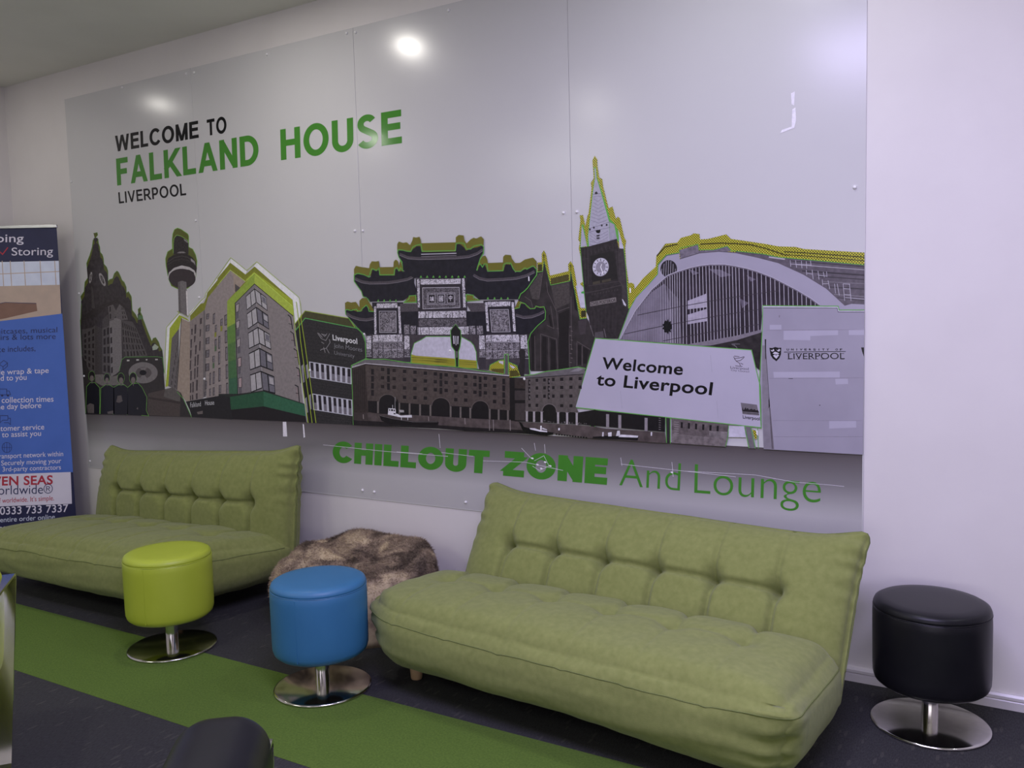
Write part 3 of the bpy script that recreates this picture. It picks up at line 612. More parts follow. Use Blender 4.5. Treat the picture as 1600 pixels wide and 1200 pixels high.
A.line(ink(225, 224, 232, KM), [(cx, cy), (cx + 4.2, cy + 11)], 1.1); A.line(ink(225, 224, 232, KM), [(cx, cy), (cx + 1.8, cy - 5)], 1.0)
A.poly(ink(112, 106, 104, KM), c3('318,690 622,633 626,688 322,740')); A.text(ink(44, 40, 42, KM), 'CIVES POSTERIOR', c3('328,730')[0], c3('620,682')[0], c3('326,695')[0], .02)
A.poly(ink(180, 178, 186, KM), c3('692,655 705,660 740,722 736,740 712,720'))
A.line(I_GREEN, c3('205,60 215,200 250,590 272,800'), .9); A.line(I_GREEN, c3('715,66 740,300 772,765'), .9); A.poly(ink(220, 220, 230, KM), c3('780,525 795,522 798,580 782,582'))
A.build('clock_tower_print', mural)

# --- station train shed
A = Art(PL, Y0 - 0.00267); c4 = crop(960, 350, .166667)
A.poly(HALF, c4('130,790 130,572 175,555 190,612 270,510 390,400 395,300 480,185 590,175 625,130 720,105 745,88 800,95 805,145 880,140 1050,97 1095,140 1270,165 1405,185 1540,210 1700,215 1780,235 2345,268 2345,600 1500,600 1000,500 400,800'))
A.line(ink(74, 70, 30, KR), c4('400,300 480,215 595,190'), 2.2); A.line(ink(74, 70, 30, KR), c4('805,190 1000,180 1140,185 1280,195 1420,230 1600,290'), 2.2)
A.line(ink(60, 56, 30, KR), c4('1590,260 1800,272 2345,312'), 1.6); A.line(ink(60, 56, 30, KR), c4('1600,290 1800,300 2345,345'), 1.3)
A.poly(ink(92, 86, 94, KR, .25, 50), c4('1140,255 1400,280 1600,318 1800,332 2345,385 2345,830 1900,830 1300,500'))
for q, v, w in (('1640,345 2345,400', 60, 1.6), ('1700,380 2345,430', 160, 1.2), ('1760,440 2345,480', 58, 2.4), ('1900,490 2345,520', 60, 1.6), ('1960,540 2345,560', 120, 1.0), ('2000,590 2345,610', 66, 2.0), ('2060,660 2345,680', 130, 1.0), ('2080,690 2345,715', 66, 1.4), ('1450,310 1600,330', 170, 2.2)): A.line(ink(v, v - 4, v + 2, KR), c4(q), w)
wl_ = ink(172, 168, 178, KR)
for q in ('1650,340 1655,400', '1700,340 1710,410', '1755,345 1760,415', '1800,350 1805,420', '1840,345 1845,390', '1650,375 1850,385', '1800,430 1805,480', '1855,430 1865,520', '1800,460 1860,470', '1910,440 1920,520', '1960,450 1970,500', '1990,445 1995,495', '1915,480 1995,490', '1950,520 1955,580', '2005,530 2020,610', '1955,560 2010,560', '2065,560 2075,650', '2090,560 2110,670', '2145,560 2160,720', '2205,560 2220,720', '2145,560 2210,565', '2150,605 2215,610', '2155,660 2220,665', '2165,690 2345,705'): A.line(wl_, c4(q), .9)
A.poly(ink(112, 106, 116, KR, .3, 80), c4('612,245 785,195 792,250 930,246 1060,208 1095,255 1000,262 620,332'))
arch = ink(158, 154, 168, KR, .03, 10)
A.poly(arch, c4('40,1082 150,790 205,690 330,560 408,470 412,382 490,292 610,272 616,332 800,272 980,255 1140,268 1340,310 1540,362 1780,472 1990,602 2165,765 2225,748 2345,755 2345,830 60,1090'))
A.line(ink(92, 86, 94, KR), c4('616,328 800,272 980,257 1140,270 1340,312 1540,364 1780,474 1990,604 2165,765'), 1.4); A.line(ink(104, 98, 106, KR), c4('412,385 492,296 608,276'), 1.2)
curve = [(62, 1082), (120, 965), (200, 820), (350, 625), (500, 492), (600, 452), (700, 420), (800, 398), (900, 386), (1040, 386), (1140, 402), (1240, 422), (1340, 452), (1480, 506), (1590, 562), (1720, 630), (1840, 702), (1925, 765)]
botm = [(62, 1082), (700, 1128), (900, 1092), (1140, 1050), (1375, 992), (1395, 765), (1925, 765)]
def interp(P, x):
    for (a, b), (c, d) in zip(P, P[1:]):
        if a <= x <= c and c > a: return b + (d - b) * (x - a) / (c - a)
    return P[-1][1]
s4 = lambda L: [(960 + x * .166667, 350 + y * .166667) for x, y in L]
A.ell(ink(44, 40, 46, KR), *c4('512,420')[0], 13, 13.6); 
for i in range(7): A.line(wl_, c4('%d,%d %d,%d' % (448 + i * 21, 420 - (i % 7) * (6 - i) * 9, 440 + i * 22, 490)), .6)
A.poly(arch, s4([(380, 640)] + [(x, y - 14) for x, y in curve[3:6]] + [(620, 500), (500, 560)]))
A.poly(ink(48, 41, 50, KR, .4, 12), s4(curve + [(1395, 765), (1375, 992), (1140, 1050), (900, 1092), (700, 1128)]))
A.poly(ink(110, 104, 116, KR, .25, 14), s4([(62, 1082), (120, 965), (200, 820), (350, 640), (470, 560), (540, 800), (560, 1118)]))
A.poly(ink(84, 78, 88, KR, .3, 14), s4([(470, 560), (600, 700), (640, 1122), (560, 1118), (540, 800)]))
for q in ('690,720 865,652 868,780 690,800', '690,850 870,795 872,910 690,940'): A.poly(ink(164, 158, 172, KR), c4(q))
for q in ('880,420 1000,430 1100,480 1000,500', '700,420 800,460 740,480', '1180,700 1260,740 1200,790', '1240,480 1330,520 1280,540'): A.poly(ink(98, 92, 104, KR), c4(q))
x = 90.0
while x < 1900:
    t = interp(curve, x); bt = interp(botm, x) if x < 1385 else 765
    if bt - t > 8: A.line(wl_ if x > 420 else ink(150, 144, 158, KR), s4([(x, t + 3), (x + (12 if x > 700 else 4) * (bt - t) / 500, bt)]), .62 if x < 520 else 1.0)
    x += 15 if x < 300 else (17 if x < 420 else (22 if x < 600 else (31 if x < 1150 else 42)))
for dy in (150, 300, 440, 580):
    L = [(x_, interp(curve, 400) + dy + 150 - (x_ - 100) * .22 + 0.00003 * (x_ - 100) ** 2) for x_ in range(100, 1600, 60)]
    L = [(x_, y_) for x_, y_ in L if interp(curve, x_) < y_ < (interp(botm, x_) if x_ < 1385 else 765)]
    if len(L) > 1: A.line(ink(58, 52, 58, KR), s4(L), .9)
A.line(ink(112, 106, 116, KR), s4(curve), 1.6); A.line(ink(190, 186, 198, KR), s4([(x_, y_ - 9) for x_, y_ in curve]), .7)
A.poly(ink(122, 116, 124, KR), c4('640,1135 700,1126 900,1090 1140,1048 1378,990 1385,1018 1150,1090 900,1140 780,1142')); A.poly(ink(44, 40, 42, KR, .4, 40), c4('780,1142 900,1140 1150,1088 1392,1012 1400,1400 1280,1300'))
for q in ('1105,1130 1150,1150 1120,1135', '1100,1125 1180,1125', '1120,1125 1155,1165'): A.line(ink(120, 116, 122, KR), c4(q), .7)
cx, cy = c4('500,962')[0]; P = []
for i in range(22): t = R(i * 360 / 22); k = 1 + .22 * math.sin(i * 2.7); P.append((cx + 7 * k * math.cos(t), cy + 10 * k * math.sin(t)))
A.poly(I_BLACK, P); A.line(I_GREEN, c4('40,1082 150,788 205,688 330,558 408,470 412,380 490,290 605,270 622,225 785,190 800,242 930,242 1060,208 1100,250 1280,268 1400,282 1540,312 1620,318 1800,334 2345,384'), 1.0)
A.build('station_shed_print', mural)

# --- gateway with tiered tiled roofs
A = Art(PL, Y0 - 0.00350); G = crop(530, 360, .10835); b3 = crop(680, 360, .10835); b4 = crop(530, 470, .10835); b5 = crop(680, 470, .10835)
CB = carve_mat('carving_light', rgb(60, 56, 62, KM), rgb(196, 192, 200, KM), 130, .36, .56); CM = carve_mat('carving_mid', rgb(52, 48, 54, KM), rgb(140, 135, 142, KM), 110, .4, .6); CD = carve_mat('carving_dark', rgb(40, 37, 43, KM), rgb(104, 99, 106, KM), 120, .4, .6)
rf = ink(29, 28, 36, KM, .25, 40); tile = ink(70, 65, 70, KM, .3, 200); pier = ink(60, 55, 60, KM, .2, 60)
sky_ = ink(176, 173, 186, KM)
A.poly(pier, b4('392,490 1030,480 1120,480 1569,480') + b5('490,480 1330,485 1372,1062 640,985 610,860 500,600 380,515 0,515') + b4('1190,560 1090,620 1045,780 1035,890 640,875 392,835'))
for q in ('395,490 480,470 480,830 395,830', '940,480 1030,480 1035,890 945,860'): A.poly(ink(52, 48, 54, KM), b4(q))
for q in ('630,490 725,490 740,985 640,985', '1225,480 1340,480 1372,1062 1240,1040'): A.poly(ink(52, 48, 54, KM), b5(q))
A.poly(ink(38, 35, 42, KM), b4('480,20 930,20 925,490 490,490')); A.poly(ink(38, 35, 42, KM), b5('700,0 1150,-10 1200,480 720,480')); A.poly(ink(46, 42, 48, KM), G('1110,690 1850,680 1850,1500 1140,1500'))
A.poly(rf, b4('890,150 1150,150 1150,490 905,490')); A.poly(rf, b5('455,150 740,150 750,490 470,490')); A.poly(tile, b4('880,40 1140,40 1150,150 890,160')); A.poly(tile, b5('450,30 720,30 740,150 520,160'))
for q in ('400,510 470,505 470,700 400,700', '945,505 1020,500 1022,700 948,700'): A.poly(CB, b4(q))
for q in ('400,710 470,710 470,790 402,790', '948,710 1022,710 1025,795 950,795', '490,612 935,606 930,822 495,824', '942,345 1020,345 1020,482 945,485', '1035,360 1115,360 1115,482 1035,482', '410,465 470,465 475,490 400,490'): A.poly(CM, b4(q))
for q in ('510,80 540,80 545,480 510,480', '855,80 885,80 905,480 870,480', '550,40 845,35 845,100 550,106', '490,492 915,486 915,586 490,590'): A.poly(CB, b4(q))
A.poly(CM, b4('598,165 815,165 820,445 600,445'))
for q in ('722,20 757,20 785,440 750,440', '1105,20 1140,20 1170,440 1132,440', '760,15 1090,8 1090,75 765,86', '738,496 1215,486 1220,590 735,590', '640,500 715,500 725,700 640,700', '1235,495 1325,490 1340,690 1240,690'): A.poly(CB, b5(q))
for q in ('640,712 728,712 732,795 640,795', '1300,700 1342,700 1348,800 1300,800', '735,612 1215,602 1225,822 740,842', '500,360 585,360 590,482 505,486', '605,360 690,360 698,482 610,486', '808,142 1050,136 1072,435 830,440'): A.poly(CM, b5(q))
cw = ink(172, 168, 176, KM)
A.line(cw, b4('585,150 825,150 830,456 590,456'), .8, True); A.line(cw, b5('797,130 1060,124 1087,446 822,450'), .8, True)
for q in ('470,20 930,15', '480,600 940,596', '395,800 475,800', '945,805 1030,805', '500,710 930,706', '640,45 640,45'): A.line(cw, b4(q), .6)
for q in ('640,-10 1190,-20', '725,602 1230,595', '640,808 735,808', '1240,830 1360,830', '740,725 1220,712'): A.line(cw, b5(q), .6)
A.poly(CB, G('1180,705 1600,700') + b3('375,695 375,770') + G('1180,782')); A.line(cw, G('1105,690') + b3('468,678'), .9)
A.poly(CB, G('1128,700 1165,700 1172,1112 1142,1112')); A.poly(CB, b3('392,692 430,692 450,1112 412,1112'))
A.poly(CD, G('1210,828') + b3('352,822 364,1112') + G('1215,1132')); A.line(cw, G('1210,828') + b3('352,822 364,1112') + G('1215,1132'), .8, True); A.line(cw, G('1280,905') + b3('292,900 292,1065') + G('1280,1068'), .5, True)
for (q, ch), pts in zip((('1295,925 1390,922 1390,1045 1298,1048', '城'), ('1425,922 1525,920 1530,1045 1430,1047', '國')), (0, 1)): A.poly(ink(38, 34, 40, KM), G(q)); A.line(cw, G(q), .5, True)
A.poly(ink(38, 34, 40, KM), b3('180,920 275,918 280,1043 185,1045')); A.line(cw, b3('180,920 275,918 280,1043 185,1045'), .5, True)
def glyph(ch, strokes, ox, oy, w, h):
    for s_ in strokes: A.line(ink(200, 196, 204, KM), [(ox + x * w, oy + y * h) for x, y in s_], .7)
gx = lambda t: G(t)[0]
glyph('', [[(.05, .35), (.35, .3)], [(.2, .1), (.2, .8)], [(.0, .85), (.4, .7)], [(.42, .3), (1, .25)], [(.5, .3), (.5, .7), (.4, 1)], [(.5, .55), (.68, .52), (.66, .8)], [(.72, .05), (.8, .6), (1, .95)], [(.95, .45), (.7, .95)]], *gx('1312,945'), 6.6, 8.6)
glyph('', [[(.05, .05), (.95, .05), (.95, .98), (.05, .98), (.05, .05)], [(.2, .3), (.8, .3)], [(.25, .45), (.5, .45), (.5, .65), (.25, .65), (.25, .45)], [(.2, .82), (.55, .8)], [(.6, .15), (.65, .6), (.85, .85)], [(.82, .5), (.6, .85)]], *gx('1445,942'), 6.6, 8.8)
glyph('', [[(.1, .25), (.9, .2), (.85, .55), (.15, .58), (.1, .25)], [(.5, 0), (.5, 1)]], *b3('198,938')[0], 6.4, 8.8)
A.poly(CB, b4('1150,155 1569,150') + b5('460,140 455,242 0,246') + b4('1150,250')); A.poly(CD, b4('1155,262 1569,258') + b5('460,255 455,362 0,368') + b4('1160,368')); A.poly(CB, b4('1138,382 1569,376') + b5('490,370 492,482 0,486') + b4('1140,488'))
for q in ('1145,140 1150,500', '1250,150 1255,250', '1290,150 1295,250', '1355,150 1358,250', '1180,380 1185,490', '1305,380 1310,490'): A.line(ink(50, 46, 52, KM), b4(q), .8)
for q in ('250,145 252,245', '360,142 362,245', '455,140 462,490', '435,370 437,485'): A.line(ink(50, 46, 52, KM), b5(q), .8)
for q in ('575,490 580,590', '845,490 848,590', '575,610 578,822', '640,610 640,822', '760,610 760,822', '845,610 845,822'): A.line(ink(46, 42, 48, KM), b4(q), .7)
for q in ('815,490 818,590', '1115,490 1118,590', '830,610 835,835', '910,610 910,835', '1065,605 1070,835', '1140,605 1145,830'): A.line(ink(46, 42, 48, KM), b5(q), .7)
# openings
A.poly(sky_, b4('1045,765 1090,612 1130,585 1190,562 1262,515 1569,515') + b5('235,515 370,512 440,545 520,592 562,640 600,740 610,960 0,900') + b4('1140,930 1050,885'))
A.poly(HALF, b4('1045,770 1080,780 1120,792 1569,822') + b5('250,830 610,862 612,975 0,935') + b4('1140,930 1045,890'))
for q1, q2 in (('1050,850 1569,880', '0,880 612,925'), ('1050,815 1569,850', '0,850 612,893')): A.line(ink(66, 60, 30, KM), b4(q1) + b5(q2), .8)
A.line(I_GREEN, b4('1045,890 1045,765 1090,612 1190,562 1262,515 1569,515') + b5('235,515'), 1.1); A.line(I_GREEN, b5('370,512 440,548 520,592 562,640 600,740 612,975'), 1.1); A.line(I_GREEN, b4('392,835 640,872 1040,890 1140,930 1569,945') + b5('0,945 612,978'), 1.2)
A.poly(HALF, b5('785,992 800,925 860,890 930,860 1000,852 1000,1060 790,1000')); A.poly(HALF, b5('1065,885 1120,905 1190,940 1240,1085 1080,1112')); A.poly(ink(80, 74, 34, KM), b5('820,980 1000,980 1000,1050 820,1010'))
A.poly(ink(70, 66, 30, KM), b5('1085,1005 1190,1000 1225,1080 1085,1095')); A.poly(sky_, b5('925,868 990,868 988,918 930,892')); A.poly(sky_, b5('1082,920 1165,958 1130,978 1092,945'))
A.line(I_GREEN, b5('785,992 800,925 930,858 1002,850'), 1.0); A.line(I_GREEN, b5('1065,880 1185,935 1240,1085 1080,1112'), 1.0); A.poly(ink(82, 78, 80, KM), b5('1010,790 1060,790 1062,1070 1010,1055')); A.line(I_GREEN, b5('1008,1055 1008,770 1062,770 1064,1075'), 1.2)
A.poly(ink(38, 35, 38, KM), b5('1210,740 1250,690 1310,725 1305,830 1290,1090 1235,1085 1195,960 1230,880'))
A.poly(ink(66, 61, 64, KM), b5('0,945 612,978 1010,1055 1080,1078 1080,1095 0,985'))
# roofs
def roof(fr, body, tl, fringe=HALFM):
    A.poly(fringe, fr); A.poly(rf, body); 
    if tl: A.line(tile, tl, 3.6); A.line(ink(112, 107, 114, KM), [(x, y + 2.2) for x, y in tl], .7)
roof(b4('95,130 92,30 130,10 180,25 250,15 300,90 300,0 340,-40 400,-40 440,20 480,80 510,150 300,160'), b4('100,195 108,135 180,125 265,155 340,150 350,110 400,60 440,110 470,150 512,155 515,480 400,492 330,440 280,392 200,300'), b4('110,180 200,230 300,260 400,270 510,250'))
A.line(I_GREEN, b4('105,200 98,130 120,125 180,140 260,120 275,150 320,148 345,110 400,62 430,105 440,150 505,155'), 1.3); A.line(I_GREEN, b4('140,240 200,320 260,385 285,400 345,480 385,590 395,835'), 1.1)
roof(b5('1150,120 1200,0 1260,20 1290,50 1380,115 1450,90 1560,80 1570,150 1200,150'), b5('1150,125 1225,95 1245,40 1290,45 1340,100 1380,122 1450,92 1555,98 1595,160 1590,262 1480,360 1385,470 1175,485'), b5('1170,200 1280,235 1400,225 1500,190 1580,150'))
A.line(I_GREEN, b5('1150,115 1220,100 1240,20 1300,40 1380,115 1445,110 1460,75 1520,95 1575,85 1600,160 1592,265 1480,362 1385,470 1345,590 1360,800 1372,1062'), 1.1)
roof(G('225,650 220,560 250,510 310,525 380,535 440,545 450,490 480,445 540,450 580,440 592,530 790,527 795,450 825,420 860,450 870,510 890,430 935,570 905,660'), G('225,655 280,622 370,645 460,675 480,600 490,560 545,575 570,560 600,650 810,650 815,570 840,548 880,590 925,585 1090,620 1090,760 1122,850 1112,940 1010,960 930,1012 450,1032 400,960 350,950 330,880 225,735'), G('235,690 330,735 450,755 700,750 850,730 1000,700 1080,660'))
A.line(I_GREEN, G('225,735 225,640 280,620 370,640 440,675 460,600 480,550 545,580 585,545 595,642 800,640 808,560 840,535 870,585 890,540 930,590 920,480 885,425'), 1.4); A.line(I_GREEN, G('225,735 330,880 350,950 420,985 450,1030'), 1.1)
A.poly(HALFM, G('1015,945 1100,935 1125,945 1125,1035 940,1035')); A.line(I_GREEN, G('940,1035 1015,990 1020,945 1110,938 1122,1035 935,1040'), 1.3)
roof(b3('612,575 640,450 690,375 730,362 760,420 768,470 985,462 988,380 1020,350 1100,358 1112,405 1160,470 1232,468 1300,420 1420,392 1472,450 1472,560 1200,600'), b3('490,605 620,570 650,500 720,485 762,595 990,590 1020,490 1100,495 1160,605 1260,575 1440,515 1472,560 1472,640 1340,830 1290,880 1240,920 1200,995 640,1000 560,930 450,905 450,770'), b3('560,640 650,690 760,712 980,702 1180,685 1320,650 1440,590'))
A.line(I_GREEN, b3('612,578 625,500 655,480 690,530 720,480 755,490 768,588 985,580 992,500 1030,470 1100,475 1130,550 1165,592 1240,590 1300,540 1330,560 1420,510 1470,560 1472,640 1340,830 1290,880 1240,915 1210,990'), 1.4)
A.poly(HALFM, b3('450,930 560,930 560,960 650,1010 455,1015')); A.line(I_GREEN, b3('455,1018 455,925 560,935 560,975 655,1005 455,1020'), 1.3); A.line(ink(210, 208, 216, KM), b3('1357,665 1360,730'), 1.8)
roof(G('845,290 845,200 870,160 930,182 980,170 1030,212 1062,150 1075,95 1125,105 1165,90 1185,140 1190,185 1690,172 1689,100 1734,65 1804,75 1814,140 1845,188 1904,130 1949,105 1984,120 2054,85 2094,130 2089,225 1900,300 1000,330'), G('855,290 920,280 980,305 1040,312 1085,260 1130,225 1180,230 1200,315 1684,305 1700,200 1750,195 1810,250 1840,292 1900,262 2000,245 2080,212 2092,250 2085,330 2040,400 1990,570 1870,660 1862,690 1085,690 930,570 920,460 870,390 850,320'), G('880,340 1000,390 1150,402 1400,398 1700,390 1880,372 2000,330 2080,275'))
A.line(cw, G('1190,345 1450,338 1700,330'), 1.3); A.line(ink(110, 104, 110, KM), G('1190,378 1700,362'), .9)
A.line(I_GREEN, G('850,320 858,280 930,285 980,300 1040,305 1070,240 1120,215 1190,200 1205,302 1684,292 1695,190 1750,180 1810,190 1840,270 1905,270 1950,225 2060,205 2092,240 2087,330 2045,400 1992,570'), 1.4); A.line(I_GREEN, G('850,320 870,390 920,460'), 1.0)
for i in range(8): x = 1185 + i * 90; A.poly(I_GREEN, G('%d,682 %d,648 %d,682' % (x - 16, x + 4, x + 20)))
for i in range(4): x = 570 + i * 85; A.poly(I_GREEN, G('%d,1028 %d,992 %d,1028' % (x - 16, x + 4, x + 20)))
for i in range(4): x = 765 + i * 96; A.poly(I_GREEN, b3('%d,994 %d,958 %d,994' % (x - 16, x + 4, x + 20)))
# street lantern in the opening
A.poly(I_GREEN, b5('225,430 258,385 305,332 350,395 380,425 388,540 372,665 350,735 350,960 300,960 288,725 240,660 228,530')); A.poly(ink(27, 25, 27, KM), b5('235,430 262,390 305,342 345,400 372,425 378,540 362,655 340,725 338,950 312,950 298,722 250,650 238,530'))
for q in ('265,505 285,505 290,622 272,620', '300,508 312,508 315,640 304,640', '328,508 346,510 342,625 328,625'): A.poly(cw, b5(q))
A.poly(ink(84, 80, 82, KM), b5('305,725 335,730 332,820 308,820'))
A.build('gateway_print', mural)

# --- brick dock warehouses, quay and boats
A = Art(PL, Y0 - 0.00500); b6 = crop(540, 560, .125); b7 = crop(730, 560, .125); c6 = crop(890, 510, .19375)
br = ink(70, 62, 59, KM, .22, 70); brd = ink(50, 43, 41, KM, .22, 70); shade = ink(25, 23, 25, KM); qy = ink(74, 66, 65, KM, .35, 30); col = ink(96, 90, 86, KM); colr = ink(150, 144, 146, KM)
A.poly(shade, b7('530,235 600,240 740,240 740,790 530,780')); A.poly(brd, b7('600,240 735,245 735,380 600,370')); A.poly(ink(58, 52, 52, KM), b7('605,560 730,560 735,775 605,770')); A.poly(ink(56, 50, 50, KM), b7('600,400 735,400 735,520 600,520'))
A.poly(br, b6('250,65 1600,180') + b7('535,222 540,645 530,775 0,755') + b6('105,680')); A.poly(brd, b6('85,118 255,66 290,680 105,680'))
for i in range(6): A.line(ink(34, 30, 30, KM), b6('%d,%d %d,%d' % (120 + i * 24, 140 - i * 6, 128 + i * 24, 640)), 1.0)
A.poly(ink(98, 94, 97, KM), b6('80,92 250,12 420,14 830,62 1600,140') + b7('530,200 530,218') + b6('1600,168 255,60')); A.line(ink(176, 172, 178, KM), b6('88,114 255,62 1600,176') + b7('530,216'), 1.1); A.line(shade, b6('255,76 1600,190') + b7('530,230'), .8)
A.line(I_GREEN, b6('75,92 245,12 500,10 830,58 1390,105 1600,138') + b7('460,196'), 1.1); A.line(I_GREEN, b6('78,100 92,400 105,830'), .9)
wdk = ink(31, 28, 30, KM)
for x in (470, 615, 745, 875, 1005, 1130, 1265, 1385, 1510, 1625, 1755, 1870):
    for r_, y in enumerate((160, 262, 367, 482)):
        if r_ == 3 and (400 < x < 660 or 1100 < x < 1300 or 1590 < x < 1800): continue
        yy = y + (x - 745) * (.085 - .012 * r_); A.poly(wdk if x > 700 else ink(36, 31, 31, KM), b6('%d,%d %d,%d %d,%d %d,%d' % (x - 21, yy - 21, x + 21, yy - 19, x + 21, yy + 24, x - 21, yy + 22))); A.line(ink(86, 79, 76, KM), b6('%d,%d %d,%d' % (x - 23, yy + 26, x + 23, yy + 28)), .5)
for x, y0_, y1_ in ((345, 130, 480), (545, 120, 405), (1200, 180, 458), (1690, 225, 490), (1985, 252, 590)):
    n_ = 4 if x in (345, 1985) else 3
    for k in range(n_): a_ = y0_ + (y1_ - y0_) * k / n_; A.poly(wdk, b6('%d,%d %d,%d %d,%d %d,%d' % (x - 17, a_, x + 17, a_ + 2, x + 17, a_ + (y1_ - y0_) / n_ - 14, x - 17, a_ + (y1_ - y0_) / n_ - 16)))
A.poly(shade, b6('288,528 430,532 690,552 1090,580 1310,592 1600,606') + b7('280,630 540,648 530,772 0,752') + b6('1060,718 430,690 292,668'))
for x, yt, yb, r_ in ((535, 452, 690, 106), (1200, 494, 705, 110), (1692, 532, 742, 104)):
    c = b6('%d,%d' % (x, yt + 100))[0]; A.ell(ink(84, 77, 74, KM), c[0], c[1], r_ * .135, 110 * .125, 3, 24, 180, 360); A.ell(shade, c[0], c[1], r_ * .125, 100 * .125, 3, 24, 180, 360); A.poly(shade, b6('%d,%d %d,%d %d,%d %d,%d' % (x - r_, yt + 98, x + r_, yt + 104, x + r_, yb, x - r_, yb)))
for x in (415, 680, 810, 940, 1070, 1322, 1446, 1568, 1810, 1922, 2038): yy = 535 + (x - 415) * .068; A.poly(col, b6('%d,%d %d,%d %d,%d %d,%d' % (x - 11, yy, x + 11, yy + 1, x + 11, yy + 148 - (x - 415) * .012, x - 11, yy + 147 - (x - 415) * .012)))
A.poly(qy, b6('105,672 430,690 1060,716 1600,750') + b7('540,772 700,795') + b7('700,895') + b6('1600,865 1170,835 105,770')); A.poly(ink(30, 27, 29, KM, .3, 30), b6('105,768 1170,832 1600,862') + b7('700,893 720,940 0,905') + b6('1170,875 110,832'))
A.poly(ink(56, 49, 48, KM), b6('105,672 280,680 290,770 105,768'))
for x in (230, 1045, 1500): A.line(ink(132, 124, 122, KM), b6('%d,%d %d,%d' % (x, 690 + x * .035, x + 4, 745 + x * .05)), 1.0)
for x in (285, 335, 545): A.line(ink(120, 112, 112, KM), b7('%d,%d %d,%d' % (x, 765, x + 3, 900)), 1.2)
# right-hand wing
A.poly(ink(80, 74, 72, KM, .22, 70), b7('735,232 850,205 1480,150 1440,330 1365,600 1400,672 735,658')); A.poly(ink(94, 90, 92, KM), b7('722,212 850,202 1000,162 1180,140 1400,108 1485,125 1468,192 1300,205 735,246')); A.line(shade, b7('735,248 1300,206 1462,196'), 1.0)
A.poly(ink(120, 116, 120, KM), b7('1290,165 1400,115 1460,130 1400,160')); A.line(I_GREEN, b7('722,212 850,200 1000,160 1180,138 1395,105 1488,125'), 1.2)
for x in (880, 975, 1085, 1190, 1305, 1420):
    for r_, y in enumerate((268, 366, 470, 586)):
        if (x > 1400 and r_ > 1) or (r_ == 3 and 930 < x < 1130): continue
        yy = y + (x - 975) * (-.04 + .018 * r_); w_ = 16 if x < 1150 else 20; A.poly(wdk, b7('%d,%d %d,%d %d,%d %d,%d' % (x - w_, yy - 18, x + w_, yy - 20, x + w_, yy + 22, x - w_, yy + 22))); A.line(ink(104, 97, 96, KM), b7('%d,%d %d,%d' % (x - w_, yy + 24, x + w_, yy + 24)), .5)
for x, t in ((785, 265), (1028, 250)):
    for k in range(3): A.poly(wdk, b7('%d,%d %d,%d %d,%d %d,%d' % (x - 12, t + k * 92, x + 12, t + k * 92, x + 12, t + k * 92 + 72, x - 12, t + k * 92 + 72))); A.line(ink(120, 114, 114, KM), b7('%d,%d %d,%d' % (x + 4, t + k * 92 + 22, x + 6, t + k * 92 + 50)), .9)
A.poly(wdk, b7('772,565 804,565 804,605 772,605'))
A.poly(shade, b7('735,660 1400,672') + c6('205,672 240,680 775,732 775,850 200,800 100,790') + b7('735,788'))
c = b7('1035,660')[0]; A.ell(ink(98, 92, 90, KM), c[0], c[1], 95 * .125, 98 * .125, 2, 24, 180, 360); A.ell(shade, c[0], c[1], 85 * .125, 88 * .125, 2, 24, 180, 360); A.poly(shade, b7('950,655 1120,660 1120,790 950,785'))
for x in (755, 845, 940, 1145, 1258, 1378): yy = 655 + (x - 755) * .03; A.poly(colr, b7('%d,%d %d,%d %d,%d %d,%d' % (x - 13, yy, x + 13, yy + 1, x + 13, yy + 132 + (x - 755) * .045, x - 13, yy + 131 + (x - 755) * .045))); A.line(ink(110, 104, 104, KM), b7('%d,%d %d,%d' % (x - 24, yy + 2, x + 24, yy + 4)), .9)
for x, y in ((312, 705), (410, 712), (622, 735)): A.poly(ink(126, 120, 124, KM), c6('%d,%d %d,%d %d,%d %d,%d' % (x - 12, y, x + 12, y + 2, x + 12, y + 108, x - 12, y + 106)))
random.seed(3)
for i in range(34): x = random.uniform(760, 1500); y = 770 + (x - 750) * .06 + random.uniform(-8, 8); A.ell(ink(120, 114, 116, KM), *b7('%d,%d' % (x, y))[0], .5, .8, 0, 6)
A.poly(qy, b7('690,792 1530,842') + c6('300,822 775,855 785,940 190,900') + b7('1510,985 1100,940 690,895')); A.poly(ink(88, 81, 81, KM, .3, 60), c6('828,740 1285,792 1275,880 1260,968 828,938'))
A.grid(wdk, c6('880,752 1230,790 1225,860 880,830'), 6, 1, .3, .62); A.poly(ink(104, 97, 97, KM, .3, 60), c6('830,862 1280,905 1262,968 830,938')); A.poly(ink(110, 104, 104, KM, .4, 40), c6('1130,840 1285,850 1280,905 1130,890'))
for i in range(6): A.line(ink(128, 122, 122, KM), c6('%d,%d %d,%d' % (848, 768 + i * 18, 885, 772 + i * 18)), .9); A.line(ink(110, 105, 105, KM), c6('%d,%d %d,%d' % (724, 738 + i * 18, 740, 740 + i * 18)), .9)
for i in range(12): x = 1115 + i * 34; A.poly(shade, b7('%d,%d %d,%d %d,%d %d,%d' % (x, 935 + i * 4, x + 20, 937 + i * 4, x + 20, 955 + i * 4, x, 953 + i * 4)))
